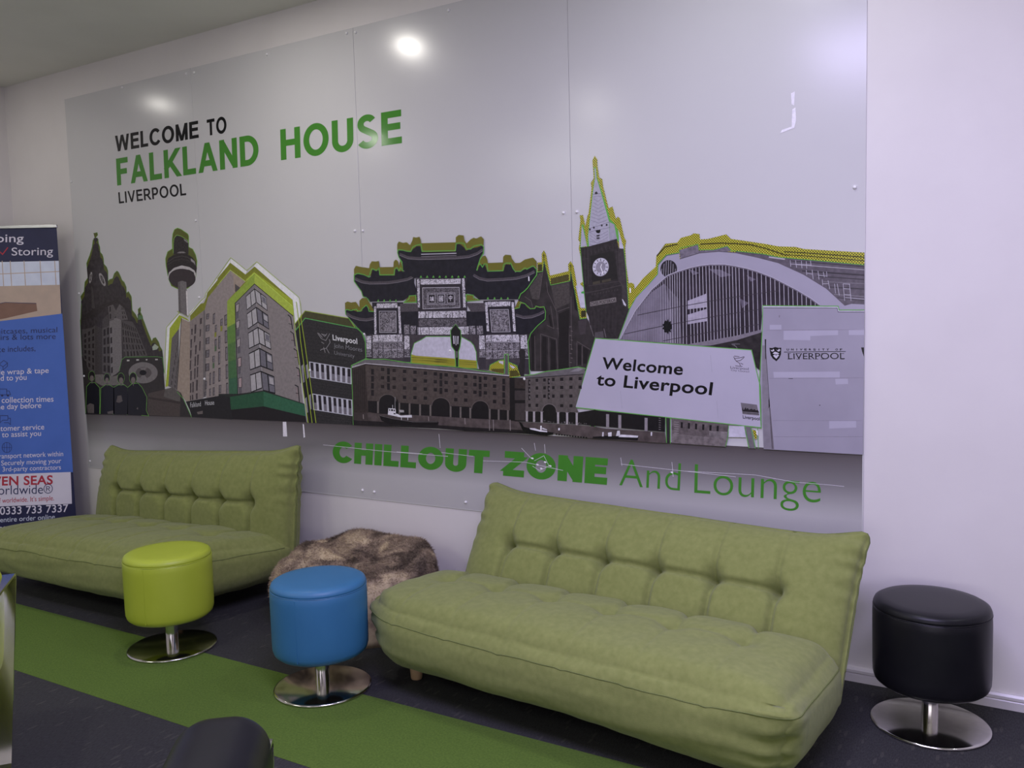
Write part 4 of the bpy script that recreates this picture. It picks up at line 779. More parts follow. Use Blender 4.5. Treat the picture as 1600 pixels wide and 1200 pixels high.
# boats
A.poly(ink(22, 20, 22, KM), b6('432,705 545,728 700,760 850,782 1160,782 1175,800 1165,832 800,836 550,815 460,775')); A.line(ink(110, 104, 104, KM), b6('440,712 600,750 850,790 1160,790'), .6); A.poly(ink(200, 198, 204, KM), b6('548,620 636,627 642,682 700,712 838,704 842,737 700,735 540,700'))
for q in ('556,630 570,632 570,655 556,654', '580,632 605,634 605,658 580,656', '612,636 628,638 628,660 612,658', '610,680 640,685 630,698 612,694'): A.poly(wdk, b6(q))
A.poly(ink(150, 146, 148, KM), b6('682,640 740,645 742,672 690,672')); A.line(ink(190, 188, 194, KM), b6('600,580 600,620'), .7); A.line(ink(150, 148, 150, KM), b6('630,480 630,625'), .6); A.poly(ink(18, 17, 19, KM), b6('640,560 655,500 672,560 672,690 640,690'))
for x in (710, 790): A.line(ink(190, 188, 194, KM), b6('%d,735 %d,768' % (x, x)), 1.0)
A.poly(ink(18, 17, 19, KM), b7('655,785 690,805 720,852 790,872 900,905 1090,922 1080,950 1000,962 720,938')); A.poly(ink(200, 198, 204, KM), b7('790,868 850,870 910,890 1010,905 1010,920 920,912 800,885')); A.poly(ink(220, 218, 224, KM), b7('924,840 942,838 942,890 924,890')); A.poly(ink(180, 178, 184, KM), b7('950,862 1010,885 1005,895 950,882')); A.poly(ink(200, 198, 204, KM), b7('1148,868 1168,866 1168,895 1148,896'))
A.poly(ink(24, 22, 24, KM), c6('195,888 300,880 560,890 555,918 400,910 190,902'))
for q in ('270,850 282,850 280,885 268,885', '315,855 345,850 345,885 318,885', '390,840 410,838 415,880 380,882', '420,870 500,875 560,880 555,895 400,890', '660,850 672,850 670,880 660,880'): A.poly(ink(190, 188, 194, KM), c6(q))
A.poly(sky_, c6('1287,800 1412,802 1428,892 1287,890')); A.poly(HALF, c6('1478,830 1508,840 1515,905 1498,905')); A.poly(ink(205, 203, 212, KM), c6('1508,835 1522,838 1524,880 1512,870'))
A.line(I_GREEN, c6('1288,795 1282,880 1262,968'), .9)
A.build('dock_warehouse_print', mural)

# --- tilted city sign
A = Art(PL, Y0 - 0.00617)
for q, c in (('203,670 234,680 188,898 150,892', 30), ('780,728 816,732 816,942 786,938', 44), ('1415,800 1466,808 1502,982 1450,980', 100)):
    P = c6(q); A.poly(ink(c, c - 3, c, KM), P); A.line(I_GREEN, [P[0], P[3]], 1.1); A.line(I_GREEN, [P[1], P[2]], 1.1)
P = c6('212,95 1470,190 1540,480 1548,815 50,652'); A.poly(ink(176, 172, 188, KR, .03, 6), P); A.line(I_GREEN, P, 1.3, True)
bk = ink(18, 17, 20, KR)
A.text(bk, 'Welcome', c6('262,338')[0], c6('914,390')[0], c6('272,250')[0], .022); A.text(bk, 'to Liverpool', c6('218,470')[0], c6('1150,552')[0], c6('228,378')[0], .022)
c7 = crop(1110, 530, .158333); lg = ink(84, 74, 82, KR)
for q in ('232,172 245,190 280,186 340,172', '238,165 290,172', '240,190 260,215 300,210 338,178', '258,215 290,235 300,262', '250,262 320,268', '300,235 328,248'): A.line(lg, c7(q), 1.0)
A.text(ink(44, 40, 46, KR), 'Liverpool', c7('203,288')[0], c7('382,304')[0], c7('202,264')[0], .0); A.text(ink(44, 40, 46, KR), 'City Council', c7('208,312')[0], c7('386,328')[0], c7('207,294')[0], -.004)
A.poly(ink(112, 107, 112, KR), c7('303,625 463,645 487,752 322,738')); A.poly(ink(40, 37, 40, KR), c7('318,700 322,668 332,700 345,680 352,668 360,690 372,675 385,695 410,684 425,695 440,688 455,702 470,695 482,712 484,724 322,712'))
A.line(ink(50, 46, 50, KR), c7('322,722 485,738'), .8); A.text(ink(26, 24, 28, KR), 'Liverpool', c7('325,780')[0], c7('494,800')[0], c7('323,748')[0], .02)
for x, y in ((1140, 230), (1190, 600), (415, 520)): A.line(ink(160, 156, 170, KR), c6('%d,%d %d,%d' % (x, y, x + 12, y + 140)), .6)
A.build('city_sign_print', mural, 'tilted white city sign print with bold black greeting')

# --- pale stone wall with university crest
A = Art(PL, Y0 - 0.00658); c5 = crop(1150, 350, .166667)
A.poly(ink(152, 148, 162, KR, .05, 8), c5('255,772 960,777 966,822 1206,822') + c7('1508,1137 530,1082') + c7('505,560 500,350'))
A.poly(ink(130, 125, 134, KR, .12, 30), c7('515,60 553,60 585,560 635,1085 530,1080 515,560')); A.line(ink(88, 82, 88, KR), c7('545,60 575,450 612,1082'), .8); A.poly(ink(52, 48, 52, KR), c7('540,0 555,0 552,200 545,190')); A.poly(ink(44, 40, 44, KR), c7('578,600 586,570 592,660 580,680')); A.line(ink(96, 90, 96, KR), c7('590,680 622,1082'), 1.6)
A.line(ink(214, 211, 224, KR), c5('258,775 958,780 964,817 1206,817'), 1.1); A.line(ink(70, 66, 72, KR), c5('262,787 950,787 960,825 1206,826'), .8)
A.line(I_GREEN, c5('1206,806 968,806 960,770 255,765 250,1000 240,1200') + c7('488,430 492,580 505,880'), 1.2); A.line(I_GREEN, c7('470,870 478,1078'), .9)
pale = ink(170, 166, 182, KR, .04, 8)
for cr, q in ((c5, '320,945 430,945 430,990 320,990'), (c5, '450,1000 960,995 960,1040 700,1050 700,1090 450,1085'), (c5, '1060,990 1206,985 1206,1040 1060,1040'), (c7, '625,322 1280,318 1280,378 630,380'), (c7, '1235,390 1360,388 1362,440 1240,445'), (c7, '1175,805 1440,800 1442,870 1175,880')): A.poly(pale, cr(q))
for cr, q in ((c5, '290,995 1206,990'), (c7, '585,385 1515,380'), (c7, '630,960 1510,960'), (c7, '620,800 1500,802')): A.line(ink(134, 129, 140, KR), cr(q), .6)
A.line(ink(70, 66, 70, KR), c7('775,387 818,388'), .8); A.ell(ink(70, 66, 70, KR), *c7('1083,650')[0], .9, .9, 0, 8); A.poly(ink(120, 114, 124, KR), c5('405,860 415,850 415,875 408,878'))
def shield(ox):
    s_ = lambda t: [(x + ox, y) for x, y in c7(t)]
    A.poly(bk, s_('586,84 615,86 645,76 675,84 704,82 700,150 685,185 655,216 620,190 600,160'))
    for q in ('598,100 612,112 625,95 636,110 622,122 606,118', '655,98 668,112 682,92 694,108 680,122 664,116', '618,140 640,122 662,128 684,142 652,150', '622,160 640,150 652,160 668,148 682,158 655,192 638,178'): A.poly(ink(196, 192, 204, KR), s_(q))
shield(0)
A.poly(bk, c7('1490,80 1518,80 1518,172 1500,120'))
x0, x1 = 757, 1305; word = 'UNIVERSITY OF'
for i, ch in enumerate(word):
    if ch == ' ': continue
    x = x0 + (x1 - x0 - 24) * i / 12; w_ = 6 if ch == 'I' else 24; A.text(bk, ch, c7('%f,110' % (x + (9 if ch == 'I' else 0)))[0], c7('%f,110' % (x + w_ + (9 if ch == 'I' else 0)))[0], c7('%f,92' % (x + (9 if ch == 'I' else 0)))[0], .03)
A.line(bk, c7('730,126 1338,120'), .9); A.text(bk, 'LIVERPOOL', c7('772,196')[0], c7('1330,194')[0], c7('770,138')[0], .0)
for x in (772, 862, 975, 1040, 1100, 1296): A.line(bk, c7('%d,195 %d,195' % (x - 8, x + 26)), .6); A.line(bk, c7('%d,140 %d,140' % (x - 8, x + 26)), .6)
A.build('stone_wall_print', mural, 'pale stone wall print with a dark shield crest and lettering')

# --- lettering
d2 = crop(100, 120, .35); d5 = crop(500, 640, .5375)
YL = Y0 - .0004
for nm, m_, items in (('welcome_lettering', I_LETB, (('WELCOME', d2('231,335'), d2('602,272'), d2('228,264'), .195), ('TO', d2('640,264'), d2('727,249'), d2('637,192'), .195))),
                      ('house_name_lettering', I_LET, (('FALKLAND', d2('238,486'), d2('871,390'), d2('232,366'), .20), ('HOUSE', d2('969,373'), d2('1509,296'), d2('965,236'), .20))),
                      ('city_lettering', I_LETB, (('LIVERPOOL', d2('246,566'), d2('546,528'), d2('242,516'), .165),)),
                      ('chillout_lettering', I_LET, (('CHILLOUT', d5('36,152'), d5('490,187'), d5('38,92'), .27), ('ZONE', d5('532,192'), d5('834,219'), d5('535,120'), .27))),
                      ('lounge_lettering', I_LET, (('And', d5('870,221'), d5('1046,237'), d5('873,142'), -.012), ('Lounge', d5('1088,243'), d5('1455,272'), d5('1090,157'), -.012)))):
    for t, a, b_, c, w_ in items:
        A = Art(PL, YL)
        if w_ > .1: capitals(A, m_, t, a[0], b_[0], c[0], w_, .24 - w_ * .65)
        else: A.text(m_, t, a[0], b_[0], c[0], w_)
        A.build(nm, mural)

# --- scuffs where the print has been scratched off
sc = ink(226, 223, 232, 1.1, .1, 80)
for q in ('442,659 447.5,659 449,682 442.5,682', '473.2,662 475,663 477,683 474.5,684', '1236,146 1242,143 1241,165 1237,163', '1238,171 1243,168 1244,188 1241,200 1220,208 1218,210 1222,203 1237,198'):
    A = Art(PL, YL - .0006); A.poly(sc, [tuple(map(float, p.split(','))) for p in q.split()]); A.build('scratch', mural)
for q in ('505,695 600,705 700,713', '690,707 740,713', '755,720 820,722 880,735', '835,692 837,704', '851,694 852,708', '835,720 850,712 858,728 843,735 832,728', '970,725 1060,735 1150,745', '1050,722 1052,745', '1070,736 1180,742 1240,753 1300,758 1319,760', '686,678 688,700', '970,715 972,728', '815,700 830,716', '620,706 660,709'):
    A = Art(PL, YL - .0006); A.line(sc, [tuple(map(float, p.split(','))) for p in q.split()], .5); A.build('scratch', mural)
for x, y in ((832, 716), (840, 726), (852, 722), (846, 732), (860, 728), (1050, 738)): A = Art(PL, YL - .0007); A.ell(sc, x, y, 2.2, 1.3, 20, 10); A.build('scratch', mural)

# --- screw caps
for x, y in ((191.7, 137), (112, 284), (306.5, 344.7), (311.7, 464.7), (554.6, 360.8), (567, 360.8), (291.5, 115.5), (303.8, 113.7), (417.5, 85), (555.8, 50.7), (542, 52), (701, 16.5), (880.8, 332.5), (901.8, 331), (1335.8, 292.6), (123.6, 458.5), (132, 587.4), (320, 592), (141, 720.5), (566.8, 765.8), (585, 768.5), (728, 784.6), (704, 548), (485, 578.5), (570, 522), (820, 592)):
    u, v = PL.uv(x, y); bm = bmesh.new()
    lathe(bm, [(.0001 * 0, .0065), (.003, .0062), (.0058, .0045), (.0072, .0015), (.0074, -.0015)], 20)
    for q in bm.verts: q.co = Vector((u + q.co.x, -q.co.z - .0018, v + q.co.y))
    obj('screw_cap', bm, M['cap'], panels[max(0, min(3, sum(u > q for q in seams) - 1))], True)
# ------------------------------------------------------------------ sofas
def sm(t): t = max(0.0, min(1.0, t)); return t * t * (3 - 2 * t)
def sofa(name, label, loc, rz, recline, drop=0.0, seat_w=.86, back_w=.83, seed=0, seat_out=.98, back_y=-.42, back_len=.62, dx=0.0, rl=.0, rr=.0, lift=0.0, deep=0.0, low=0.0, taper=0.0, flare=0.0, leg_in=.17, group='olive sofa beds'):
    t = thing(name, label, 'sofa', loc, rz, group)
    hx = seat_w; y0, y1 = -seat_out, back_y + .03; hy = (y1 - y0) / 2; yc = (y0 + y1) / 2; zc, hz = .215 - deep, .135 + deep
    tx = [(i - 2.5) / 2.5 * .72 * hx for i in range(6)]
    def seat_fn(u, v, w):
        p = rounded(u, v, w, hx, hy, hz, .085 + deep)
        x, y, z = p; un, vn = abs(u), v
        top = sm((w + .2) / 1.2)
        z += top * .055 * (1 - un ** 6) * (1 - abs(vn) ** 3) + top * (.012 + lift) * (-vn)     # plump, front a little proud
        belly = (1 - w * w)
        y += -.022 * belly * (1 - un ** 4) * max(0, -vn); x += math.copysign(.022 * belly * (1 - abs(vn) ** 4) * un ** 2, u)
        if w < 0: y += .075 * w * w * max(0, -vn); x -= math.copysign(.055 * w * w * un, u); z += lift * .6 * max(0, -vn) * w * w - low * max(0, u + .2) ** 2 * w * w
        # pinched front corners at the top seam
        c = math.exp(-(((1 - un) * hx) ** 2 + ((1 + vn) * hy) ** 2) / .010) * math.exp(-((w - .55) / .4) ** 2)
        x += math.copysign(.026 * c, u); y -= .026 * c; z += .012 * c
        k = max(0.0, (un - .70) / .30) ** 2 * max(0.0, (.3 - vn) / 1.3)
        y += (rl if u < 0 else rr) * k
        if top > .3:
            for q in tx:
                d = x - q; dy = vn - .12
                z -= .026 * math.exp(-(d / .05) ** 2 - (dy * hy / .05) ** 2)
                if vn > .12: z -= (.010 + .050 * sm((vn - .35) / .65)) * math.exp(-(d / (.016 + .022 * sm((vn - .45) / .55))) ** 2)
                else: z -= .005 * math.exp(-(d / .010) ** 2)
            z -= .007 * math.exp(-((vn - .12) * hy / .016) ** 2) * (1 if abs(x) < tx[5] else 0)
        z += .009 * mnoise.noise(Vector((x * 3.1 + seed, y * 4, w * 2))) + .004 * mnoise.noise(Vector((x * 10 + seed, y * 12, w * 5)))
        y += .007 * mnoise.noise(Vector((x * 4 + seed, w * 3, 5.0)))
        wr = math.exp(-(((1 - un) * hx) / .10) ** 2) * math.exp(-((1 + vn) * hy / .09) ** 2)
        y += .011 * wr * math.sin(w * 16 + 2 * mnoise.noise(Vector((u * 4, w * 4, seed)))); x += .005 * wr * math.sin(w * 16)
        x += flare * max(0, u) * (vn + 1) / 2; z += drop * .55 * (u * .5 - .5) * top if drop > 0 else 0
        return Vector((x + dx, y + yc, z + zc))
    sc_ = obj('seat_cushion', gridbox(220, 80, 26, seat_fn), M['fabric'], t, True)
    bm = bmesh.new(); pts = []
    for i in range(0, 41): pts.append(seat_fn(1.0, .75 - 1.7 * i / 40, .58))
    for i in range(1, 80): pts.append(seat_fn(1 - 2 * i / 80, -1.0, .58))
    for i in range(0, 41): pts.append(seat_fn(-1.0, -.95 + 1.7 * i / 40, .58))
    tube(bm, pts, .0022, 6); obj('seam', bm, M['seam'], sc_, True)
    # backrest: a pillow standing behind the seat, tilted back about its foot
    L2 = back_len / 2; bx = back_w; ca, sa = math.cos(recline), math.sin(recline)
    tb = [(i - 2.5) / 2.5 * .70 * bx for i in range(6)]
    def back_fn(u, v, w):
        un = abs(u)
        edge = max(0.0, 1 - un ** 7) ** .5; tp = max(0.0, 1 - max(0, w) ** 3.2) ** .62 * (1 if w > 0 else 1 - .12 * w * w)
        p = rounded(u, v, w, bx, .11, L2, .03)
        th = (.013 + .097 * edge * tp)
        x = p.x; y = v * th; z = p.z
        y += -.030 * (1 - un ** 4) * (1 - w * w) * max(0, -v)
        x *= 1 - .012 * (1 - w) * .5
        if u < 0: x *= 1 + taper * (1 - w) * .5
        c = math.exp(-(((1 - un) * bx) ** 2 + ((1 - w) * L2) ** 2) / .012)
        x += math.copysign(.014 * c, u); z += .026 * c
        if w > .3: z -= .010 * (1 - un ** 8) * sm((w - .3) / .7)
        if v < 0:
            k = sm(-v * 1.6)
            for q in tb:
                d = x - q; dz = (w - .12) * L2
                y += k * .050 * math.exp(-(d / .036) ** 2 - (dz / .040) ** 2)
                if w <= .12: y += k * .026 * math.exp(-(d / .013) ** 2)
                else: y += k * .016 * math.exp(-(d / .010) ** 2) * (1 - sm((w - .12) / .8) * .6)
            if abs(x) < tb[5] + .02: y += k * .022 * math.exp(-((w - .12) * L2 / .012) ** 2)
        y += .006 * mnoise.noise(Vector((x * 3 + seed + 9, z * 4, v))) + .003 * mnoise.noise(Vector((x * 10 + seed, z * 12, v * 3)))
        wr = math.exp(-((1 - un) * bx / .07) ** 2)
        y += .007 * wr * math.sin(z * 95 + u * 5 + 3 * mnoise.noise(Vector((z * 9, u * 3, seed)))) * sm((w + .2) * 1.2)
        z += drop * u * .5 * sm((w + .4) / 1.4) - abs(drop) * .5 * sm((w + .4) / 1.4)
        z += L2
        yy = y * ca + z * sa; zz = z * ca - y * sa
        return Vector((x, back_y - .02 + yy, .13 + zz))
    bc_ = obj('back_cushion', gridbox(260, 14, 90, back_fn), M['fabric'], t, True)
    bm = bmesh.new(); pts = [back_fn(1, -.1, -.6 + 1.6 * i / 30) for i in range(31)] + [back_fn(1 - 2 * i / 60, -.1, 1) for i in range(1, 60)] + [back_fn(-1, -.1, 1 - 1.6 * i / 30) for i in range(31)]
    tube(bm, pts, .0035, 6); obj('seam', bm, M['seam'], bc_, True)
    for sx in (-1, 1):
        for yy in (y0 + leg_in + .03, back_y - .02):
            bm = bmesh.new(); lathe(bm, [(0, 0), (.021, 0), (.023, .004), (.031, .115), (0, .115)], 24, (sx * (hx - leg_in) + dx, yy, 0)); obj('leg', bm, M['wood'], t, True)
    return t
sofa('sofa_bed', 'olive green tufted sofa bed in the foreground beside the black stool', (-1.279, -.065, .0002), R(-5), R(30), -.03, .872, .83, 0.0, .98, -.42, .62, -.052, .17, .02, low=.03)
sofa('sofa_bed', 'olive green tufted sofa bed at the left end, beside the blue banner', (-4.09, -.02, .0002), R(0.0), R(6), .09, .79, .80, 21.0, .96, -.205, .655, -.13, .03, .14, .02, flare=.13, leg_in=.31, taper=.11)

# ------------------------------------------------------------------ round swivel stools
def stool(name, mat, label, loc, ang):
    t = thing(name, label, 'stool', loc, ang, 'round swivel stools')
    r, z0, z1 = .188, .148, .446
    bm = bmesh.new()
    prof = [(0, z0), (r - .04, z0), (r - .018, z0 + .004), (r - .006, z0 + .014), (r - .001, z0 + .03), (r, z0 + .06), (r + .001, z1 - .06), (r, z1 - .034), (r - .0015, z1 - .030), (r - .004, z1 - .029)]
    lathe(bm, prof, 96); 
    for v in bm.verts:
        a = math.atan2(v.co.y, v.co.x); k = .0018 * mnoise.noise(Vector((math.cos(a) * 2, math.sin(a) * 2, v.co.z * 9 + loc[0])))
        v.co.x *= 1 + k / .19; v.co.y *= 1 + k / .19
    dr = obj('drum', bm, mat, t, True)
    bm = bmesh.new()
    lathe(bm, [(r - .004, z1 - .0285), (r - .0015, z1 - .028), (r - .001, z1 - .020), (r - .006, z1 - .008), (r - .018, z1 - .001), (r - .05, z1 + .002), (r * .4, z1 + .004), (0, z1 + .004)], 96); tp = obj('seat_top', bm, mat, t, True)
    bm = bmesh.new(); lathe(bm, [(r - .003 + .0035 * math.cos(i * math.pi / 4), z1 - .0285 + .0022 * math.sin(i * math.pi / 4)) for i in range(9)], 96); obj('welt', bm, mat, tp, True)
    bm = bmesh.new(); box(bm, -.0012, .0012, -r - .0012, -r + .004, z0 + .02, z1 - .034); obj('side_seam', bm, mat, dr)
    bm = bmesh.new(); lathe(bm, [(0, z0 - .012), (.085, z0 - .012), (.09, z0 - .008), (.09, z0 + .002), (0, z0 + .002)], 40); obj('mounting_plate', bm, M['darkplate'], t)
    bm = bmesh.new(); lathe(bm, [(.027, .008), (.027, z0 - .010)], 40); obj('column', bm, M['chrome'], t, True)
    bm = bmesh.new(); lathe(bm, [(0, 0), (.188, 0), (.192, .002), (.193, .005), (.191, .009), (.184, .0108), (.05, .0125), (.027, .013), (0, .013)], 96); obj('base', bm, M['chrome'], t, True)
    return t
stool('swivel_stool', M['lime'], 'lime green round stool on a chrome disc base', (-3.299, -1.013, .0013), R(20))
stool('swivel_stool', M['blue'], 'blue round stool on a chrome disc base', (-2.385, -1.015, .0013), R(15))
stool('swivel_stool', M['black'], 'black round stool on a chrome disc base by the right wall', (-.2546, -.2558, .0003), R(200))

# ------------------------------------------------------------------ fur bean bag
def fur_mat():
    m, nt, b, N, L = nodes('brown_fur'); setv(b, None, .85, None, .2)
    tc = N('ShaderNodeTexCoord'); n = N('ShaderNodeTexNoise'); n.inputs['Scale'].default_value = 5.5; n.inputs['Detail'].default_value = 4; n.inputs['Distortion'].default_value = .8; L(tc.outputs['Object'], n.inputs['Vector'])
    r = N('ShaderNodeValToRGB'); cr = r.color_ramp; cr.elements[0].position = .36; cr.elements[0].color = (.085, .064, .048, 1); cr.elements[1].position = .78; cr.elements[1].color = (.62, .51, .34, 1)
    e = cr.elements.new(.50); e.color = (.27, .205, .145, 1); e = cr.elements.new(.62); e.color = (.52, .42, .27, 1)
    L(n.outputs['Fac'], r.inputs[0]); L(r.outputs[0], b.inputs['Base Color']); return m
M['fur'] = fur_mat()
def bean_bag(loc):
    t = thing('bean_bag', 'furry brown patched bean bag slumped between the two sofas', 'bean bag', loc)
    rx, ry, hh = .45, .33, .345
    def surf(a, s):
        """a around, s from 0 at the floor rim to 1 at the gathered centre"""
        rad = (1.0 - .06 * (1 - s / .18)) if s < .18 else max(0.0, math.cos((s - .18) / .82 * math.pi / 2)) ** .62
        zz = max(0.0, math.sin(min(1, s / .62) * math.pi / 2)) ** .8
        fold = math.sin(a * 7 + 1.2 * math.sin(a * 2)) * .5 + .5
        zz -= .13 * math.exp(-((1 - s) / .16) ** 2)
        zz -= .11 * (1 - fold) * sm((s - .25) / .4) * (1 - .3 * s)
        x = rx * rad * math.cos(a); y = ry * rad * math.sin(a)
        n = mnoise.noise(Vector((x * 5, y * 5, zz * 2))); k = 1 + .05 * n
        tilt = .055 * math.sin(a) * rad + .02 * math.cos(a) * rad
        return Vector((x * k + .02 * (s > .5) * (s - .5), y * k, max(.0, hh * zz * (1 + .08 * n) + tilt * zz)))
    bm = bmesh.new(); NA, NS = 120, 48; rows = [[bm.verts.new(surf(2 * math.pi * i / NA, j / NS)) for i in range(NA)] for j in range(NS)]
    for a_, b_ in zip(rows, rows[1:]):
        for i in range(NA): bm.faces.new((a_[i], a_[(i + 1) % NA], b_[(i + 1) % NA], b_[i]))
    bm.faces.new(rows[0][::-1]); bm.faces.new(rows[-1])
    bag = obj('bag', bm, M['fur'], t, True)
    rnd = random.Random(5); bm = bmesh.new()
    for _ in range(34000):
        a = rnd.uniform(0, 2 * math.pi); s = rnd.uniform(.03, .99) ** .9
        p = surf(a, s); q1 = surf(a + .02, s); q2 = surf(a, min(1, s + .015)); n = (q1 - p).cross(q2 - p)
        if n.length < 1e-9: continue
        n.normalize()
        if n.z < 0 and s > .2: n = -n
        d = (n * .55 + Vector((rnd.uniform(-.5, .5), rnd.uniform(-.5, .5), rnd.uniform(-.7, .1)))).normalized(); ln = rnd.uniform(.010, .020)
        sd = d.cross(Vector((rnd.uniform(-1, 1), rnd.uniform(-1, 1), .3))).normalized() * .0011
        tip = p + d * ln; tip.z = max(tip.z, .002)
        p.z = max(p.z, .001)
        bm.faces.new((bm.verts.new(p - sd), bm.verts.new(p + sd), bm.verts.new(tip)))
    me = bpy.data.meshes.new('fur'); bm.to_mesh(me); bm.free(); o = link('fur', me, M['fur'], bag); o['kind'] = 'stuff'
bean_bag((-2.755, -.385, .0003))

# ------------------------------------------------------------------ cube armchairs with flat chrome frames
def armchair(name, mat, label, corner, ang, bar=.400):
    """corner: world point of the front top corner of the arm nearer the wall's right end"""
    c, s = math.cos(ang), math.sin(ang); lx, ly = -.39, -.36
    t = thing(name, label, 'armchair', (corner[0] - (lx * c - ly * s), corner[1] - (lx * s + ly * c), .0003), ang, 'cube armchairs')
    for sx in (-1, 1):
        o = obj('armrest', gridbox(14, 30, 22, lambda u, v, w: rounded(u, v, w, .10, .36, .20, .08) + Vector((sx * .29, 0, .465 + .012 * (1 - v * v) * max(0, w)))), mat, t, True)
        bm = bmesh.new(); y0, y1, zt = -.335, .335, .60
        corners = [Vector((y1, zt)), Vector((y0, zt)), Vector((y0 + .28, .006)), Vector((y1 - .06, .006))]; path = []
        for k in range(4):
            p, q, r_ = corners[k - 1], corners[k], corners[(k + 1) % 4]; i0 = q + (p - q).normalized() * .03; i1 = q + (r_ - q).normalized() * .03
            for j in range(6): tt = j / 5; path.append(tuple(i0 * (1 - tt) ** 2 + q * 2 * tt * (1 - tt) + i1 * tt ** 2))
        path.append(path[0])
        pts = [(sx * bar, y, z) for y, z in path]
        flatbar(bm, pts, .044, .009, (1, 0, 0)); obj('side_frame', bm, M['chrome'], t)
    obj('backrest', gridbox(20, 14, 22, lambda u, v, w: rounded(u, v, w, .30, .085, .20, .05) + Vector((0, .275, .465))), mat, t, True)
    obj('seat_cushion', gridbox(24, 24, 10, lambda u, v, w: rounded(u, v, w, .19, .265, .085, .04) + Vector((0, -.08, .335 + .02 * (1 - u * u) * (1 - v * v) * max(0, w)))), mat, t, True)
    return t
armchair('armchair', M['lime'], 'lime green armchair with a flat chrome frame cut off by the left edge', (-3.09, -1.83), R(-130))
armchair('armchair', M['black'], 'black leather armchair with a flat chrome frame at the bottom edge', (-1.350, -2.235), R(-140), .366)

# ------------------------------------------------------------------ roll-up banner
bang = R(34); BP = Plane((-5.40, -.12, 0), bang)
bn = thing('rollup_banner', 'tall blue roll-up banner stand with white writing in the left corner', 'banner', (-5.40, -.12, 0), bang)
M['banner_navy'] = mottled('banner_navy', rgb(26, 28, 62, 1.3), rgb(30, 32, 68, 1.3), 6, .5); M['banner_blue'] = mottled('banner_blue', rgb(60, 92, 166, 1.4), rgb(66, 98, 174, 1.4), 6, .5)
M['banner_white'] = mottled('banner_white', rgb(176, 172, 184, 1.7), rgb(180, 176, 188, 1.7), 6, .5); M['banner_ink'] = mottled('banner_ink', rgb(32, 38, 80, 1.3), rgb(36, 42, 86, 1.3), 6, .5)
M['banner_red'] = mottled('banner_red', rgb(150, 34, 52, 1.5), rgb(156, 38, 56, 1.5), 6, .5); M['banner_beige'] = mottled('banner_beige', rgb(150, 134, 122, 1.6), rgb(160, 142, 128, 1.6), 14, .5)
M['banner_box'] = mottled('banner_box', rgb(104, 78, 66, 1.6), rgb(112, 84, 72, 1.6), 14, .5); M['banner_pane'] = mottled('banner_pane', rgb(166, 172, 188, 1.7), rgb(176, 182, 196, 1.7), 14, .5); M['alu'] = mottled('aluminium', (.5, .5, .51), (.56, .56, .57), 20, .3, metal=1.0)
e0 = crop(0, 340, .416667)
top = BP.uv(89.5, 355); W_ = .80
bm = bmesh.new(); box(bm, -W_, 0, 0, .0012, .06, top[1]); obj('banner_sheet', bm, M['banner_navy'], bn)
bm = bmesh.new(); box(bm, -W_ - .004, .004, -.008, .012, top[1] - .004, top[1] + .016, .003); obj('top_rail', bm, M['alu'], bn)
bm = bmesh.new(); box(bm, -W_ - .01, .01, -.06, .07, .012, .085, .02, 3); obj('base_cassette', bm, M['alu'], bn)
bm = bmesh.new(); tube(bm, [(-W_ / 2, .03, .07), (-W_ / 2, .012, top[1])], .008, 10); obj('support_pole', bm, M['alu'], bn)
for sx in (-.72, -.08):
    bm = bmesh.new(); box(bm, sx - .02, sx + .02, -.14, .14, 0, .012, .004); obj('foot', bm, M['alu'], bn)
A = Art(BP, -.0002)
uvp = lambda q: [BP.uv(*p) for p in q]
def wide(m, pts):
    """a printed field running on to the banner's left edge: right-hand corners measured, left ones continued level"""
    P = uvp(pts); a, b_ = P[0], P[-1]; A._face(m, [(-W_, a[1] + 0)] + [(min(0, p[0]), p[1]) for p in P] + [(-W_, b_[1])])
wide(M['banner_beige'], e0('221,162 231,390')); wide(M['banner_pane'], e0('221,162 224,252'))
fr_ = M['banner_beige']
for x in (8, 38, 90, 150, 205): A.line(fr_, e0('%d,162 %d,262' % (x, x + 6)), 1.3)
for y in (208,): A.line(fr_, e0('-60,%d 222,%d' % (y + 6, y - 6)), 1.2)
A.poly(M['banner_box'], e0('-40,330 20,318 136,320 140,350 20,378 -40,388')); A.line(M['banner_ink'], e0('-40,330 20,318 136,322'), .8)
P = uvp(e0('231,360 262,955')); Q = BP.uv(*e0('0,388')[0]); sl_ = (P[0][1] - Q[1]) / (P[0][0] - Q[0])
A._face(M['banner_blue'], [(-W_, P[0][1] + sl_ * (-W_ - P[0][0])), (0, P[0][1]), (0, P[1][1]), (-W_, P[1][1])])
wide(M['banner_white'], e0('265,954 270,1073'))
A.build('printed_fields', bn)
def T(m, t, a, b_, c, w_=0.0):
    A = Art(BP, -.0012); A.text(m, t, e0(a)[0], e0(b_)[0], e0(c)[0], w_); A.build('printed_line', bn)
wh, inkb, red = M['banner_white'], M['banner_ink'], M['banner_red']
T(wh, 'Shipping', '-118,92', '89,92', '-118,62', .006); T(wh, 'Storing', '44,142', '199,140', '44,113', .002); A = Art(BP, -.0012); A.line(red, e0('0,128 10,138 30,112'), 1.6); A.build('tick_mark', bn)
T(inkb, 'boxes, suitcases, musical', '-128,440', '215,430', '-128,420'); T(inkb, 'guitar, chairs & lots more', '-142,462', '209,455', '-142,441'); T(inkb, 'service includes,', '-66,507', '133,500', '-66,486')
T(wh, 'bubble wrap & tape', '-66,592', '183,582', '-66,572', .004); T(wh, 'delivered to you', '-92,616', '100,608', '-92,596', .004)
T(wh, 'delivery & collection times', '-128,698', '201,690', '-128,677', .004); T(wh, 'on the day before', '-62,722', '155,713', '-62,702', .004)
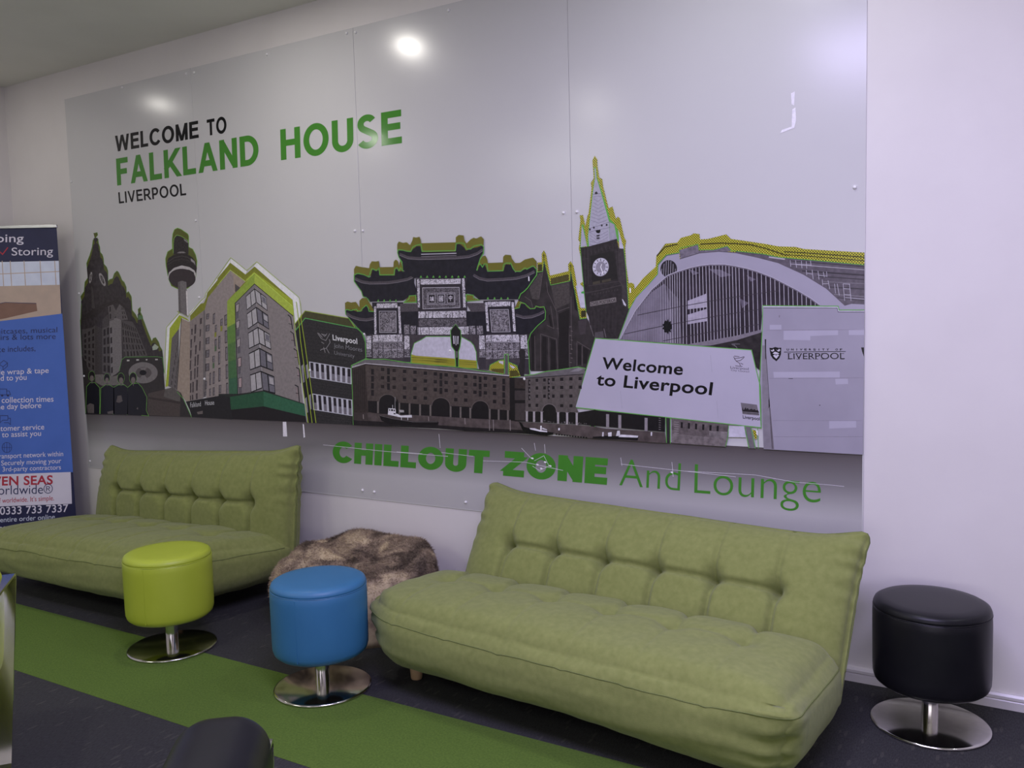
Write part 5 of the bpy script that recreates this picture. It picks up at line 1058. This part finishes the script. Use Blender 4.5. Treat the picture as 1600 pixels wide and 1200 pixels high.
T(wh, 'customer service', '-36,802', '166,794', '-36,782', .004); T(wh, '24/7 to assist you', '-52,826', '154,818', '-52,806', .004)
T(wh, 'transport network within', '-12,904', '237,894', '-12,886', .002); T(wh, '. Securely moving your', '-8,930', '230,920', '-8,912', .002); T(wh, '& 3rd-party contractors', '-14,953', '229,944', '-14,936', .002)
T(red, 'SEVEN SEAS', '-78,1006', '198,999', '-78,974', .024); T(inkb, 'worldwide\u00ae', '-42,1040', '198,1034', '-42,1006', -.004); T(red, 'stuff worldwide. It\u2019s simple.', '-34,1072', '203,1060', '-34,1054', .0)
T(wh, '0333 733 7337', '0,1114', '256,1103', '0,1086', .012); T(M['banner_pane'], 'your entire order online', '-58,1146', '206,1130', '-58,1128'); T(wh, 'easyship', '-6,1176', '120,1168', '-6,1152', .004)
for cx_, cy_, k in ((14, 545, 0), (18, 655, 1), (20, 757, 2), (26, 862, 3)):
    x, y = e0('%d,%d' % (cx_, cy_))[0]; A = Art(BP, -.0012)
    if k == 0: A.line(inkb, [(x - 7, y + 2), (x, y - 4), (x + 6, y), (x - 1, y + 6), (x - 7, y + 2)], .8); A.line(inkb, [(x - 1, y + 6), (x - 1, y + 11), (x + 6, y + 5), (x + 6, y)], .8)
    if k == 1: A.line(inkb, [(x - 8, y - 5), (x + 3, y - 5), (x + 3, y + 4), (x - 8, y + 4), (x - 8, y - 5)], .8); A.line(inkb, [(x + 3, y - 2), (x + 7, y - 2), (x + 9, y + 4), (x + 3, y + 4)], .8); A.ell(inkb, x - 4, y + 5, 1.8, 1.8, 0, 10); A.ell(inkb, x + 5, y + 5, 1.8, 1.8, 0, 10)
    if k == 2: A.line(inkb, [(x - 8, y - 6), (x + 4, y - 6), (x + 4, y + 1), (x - 4, y + 1), (x - 8, y + 5), (x - 8, y - 6)], .8); A.line(inkb, [(x + 5, y - 2), (x + 8, y - 2), (x + 8, y + 8), (x + 5, y + 5), (x - 2, y + 5)], .8)
    if k == 3:
        for a_ in range(16): A.line(inkb, [(x + 7.5 * math.cos(R(a_ * 22.5)), y + 8 * math.sin(R(a_ * 22.5))), (x + 7.5 * math.cos(R(a_ * 22.5 + 22.5)), y + 8 * math.sin(R(a_ * 22.5 + 22.5)))], .7)
        A.line(inkb, [(x, y - 8), (x, y + 8)], .6); A.line(inkb, [(x - 7, y), (x + 7, y)], .6); A.line(inkb, [(x - 4, y - 7), (x - 4, y + 7)], .5); A.line(inkb, [(x + 4, y - 7), (x + 4, y + 7)], .5)
    A.build('printed_icon', bn)
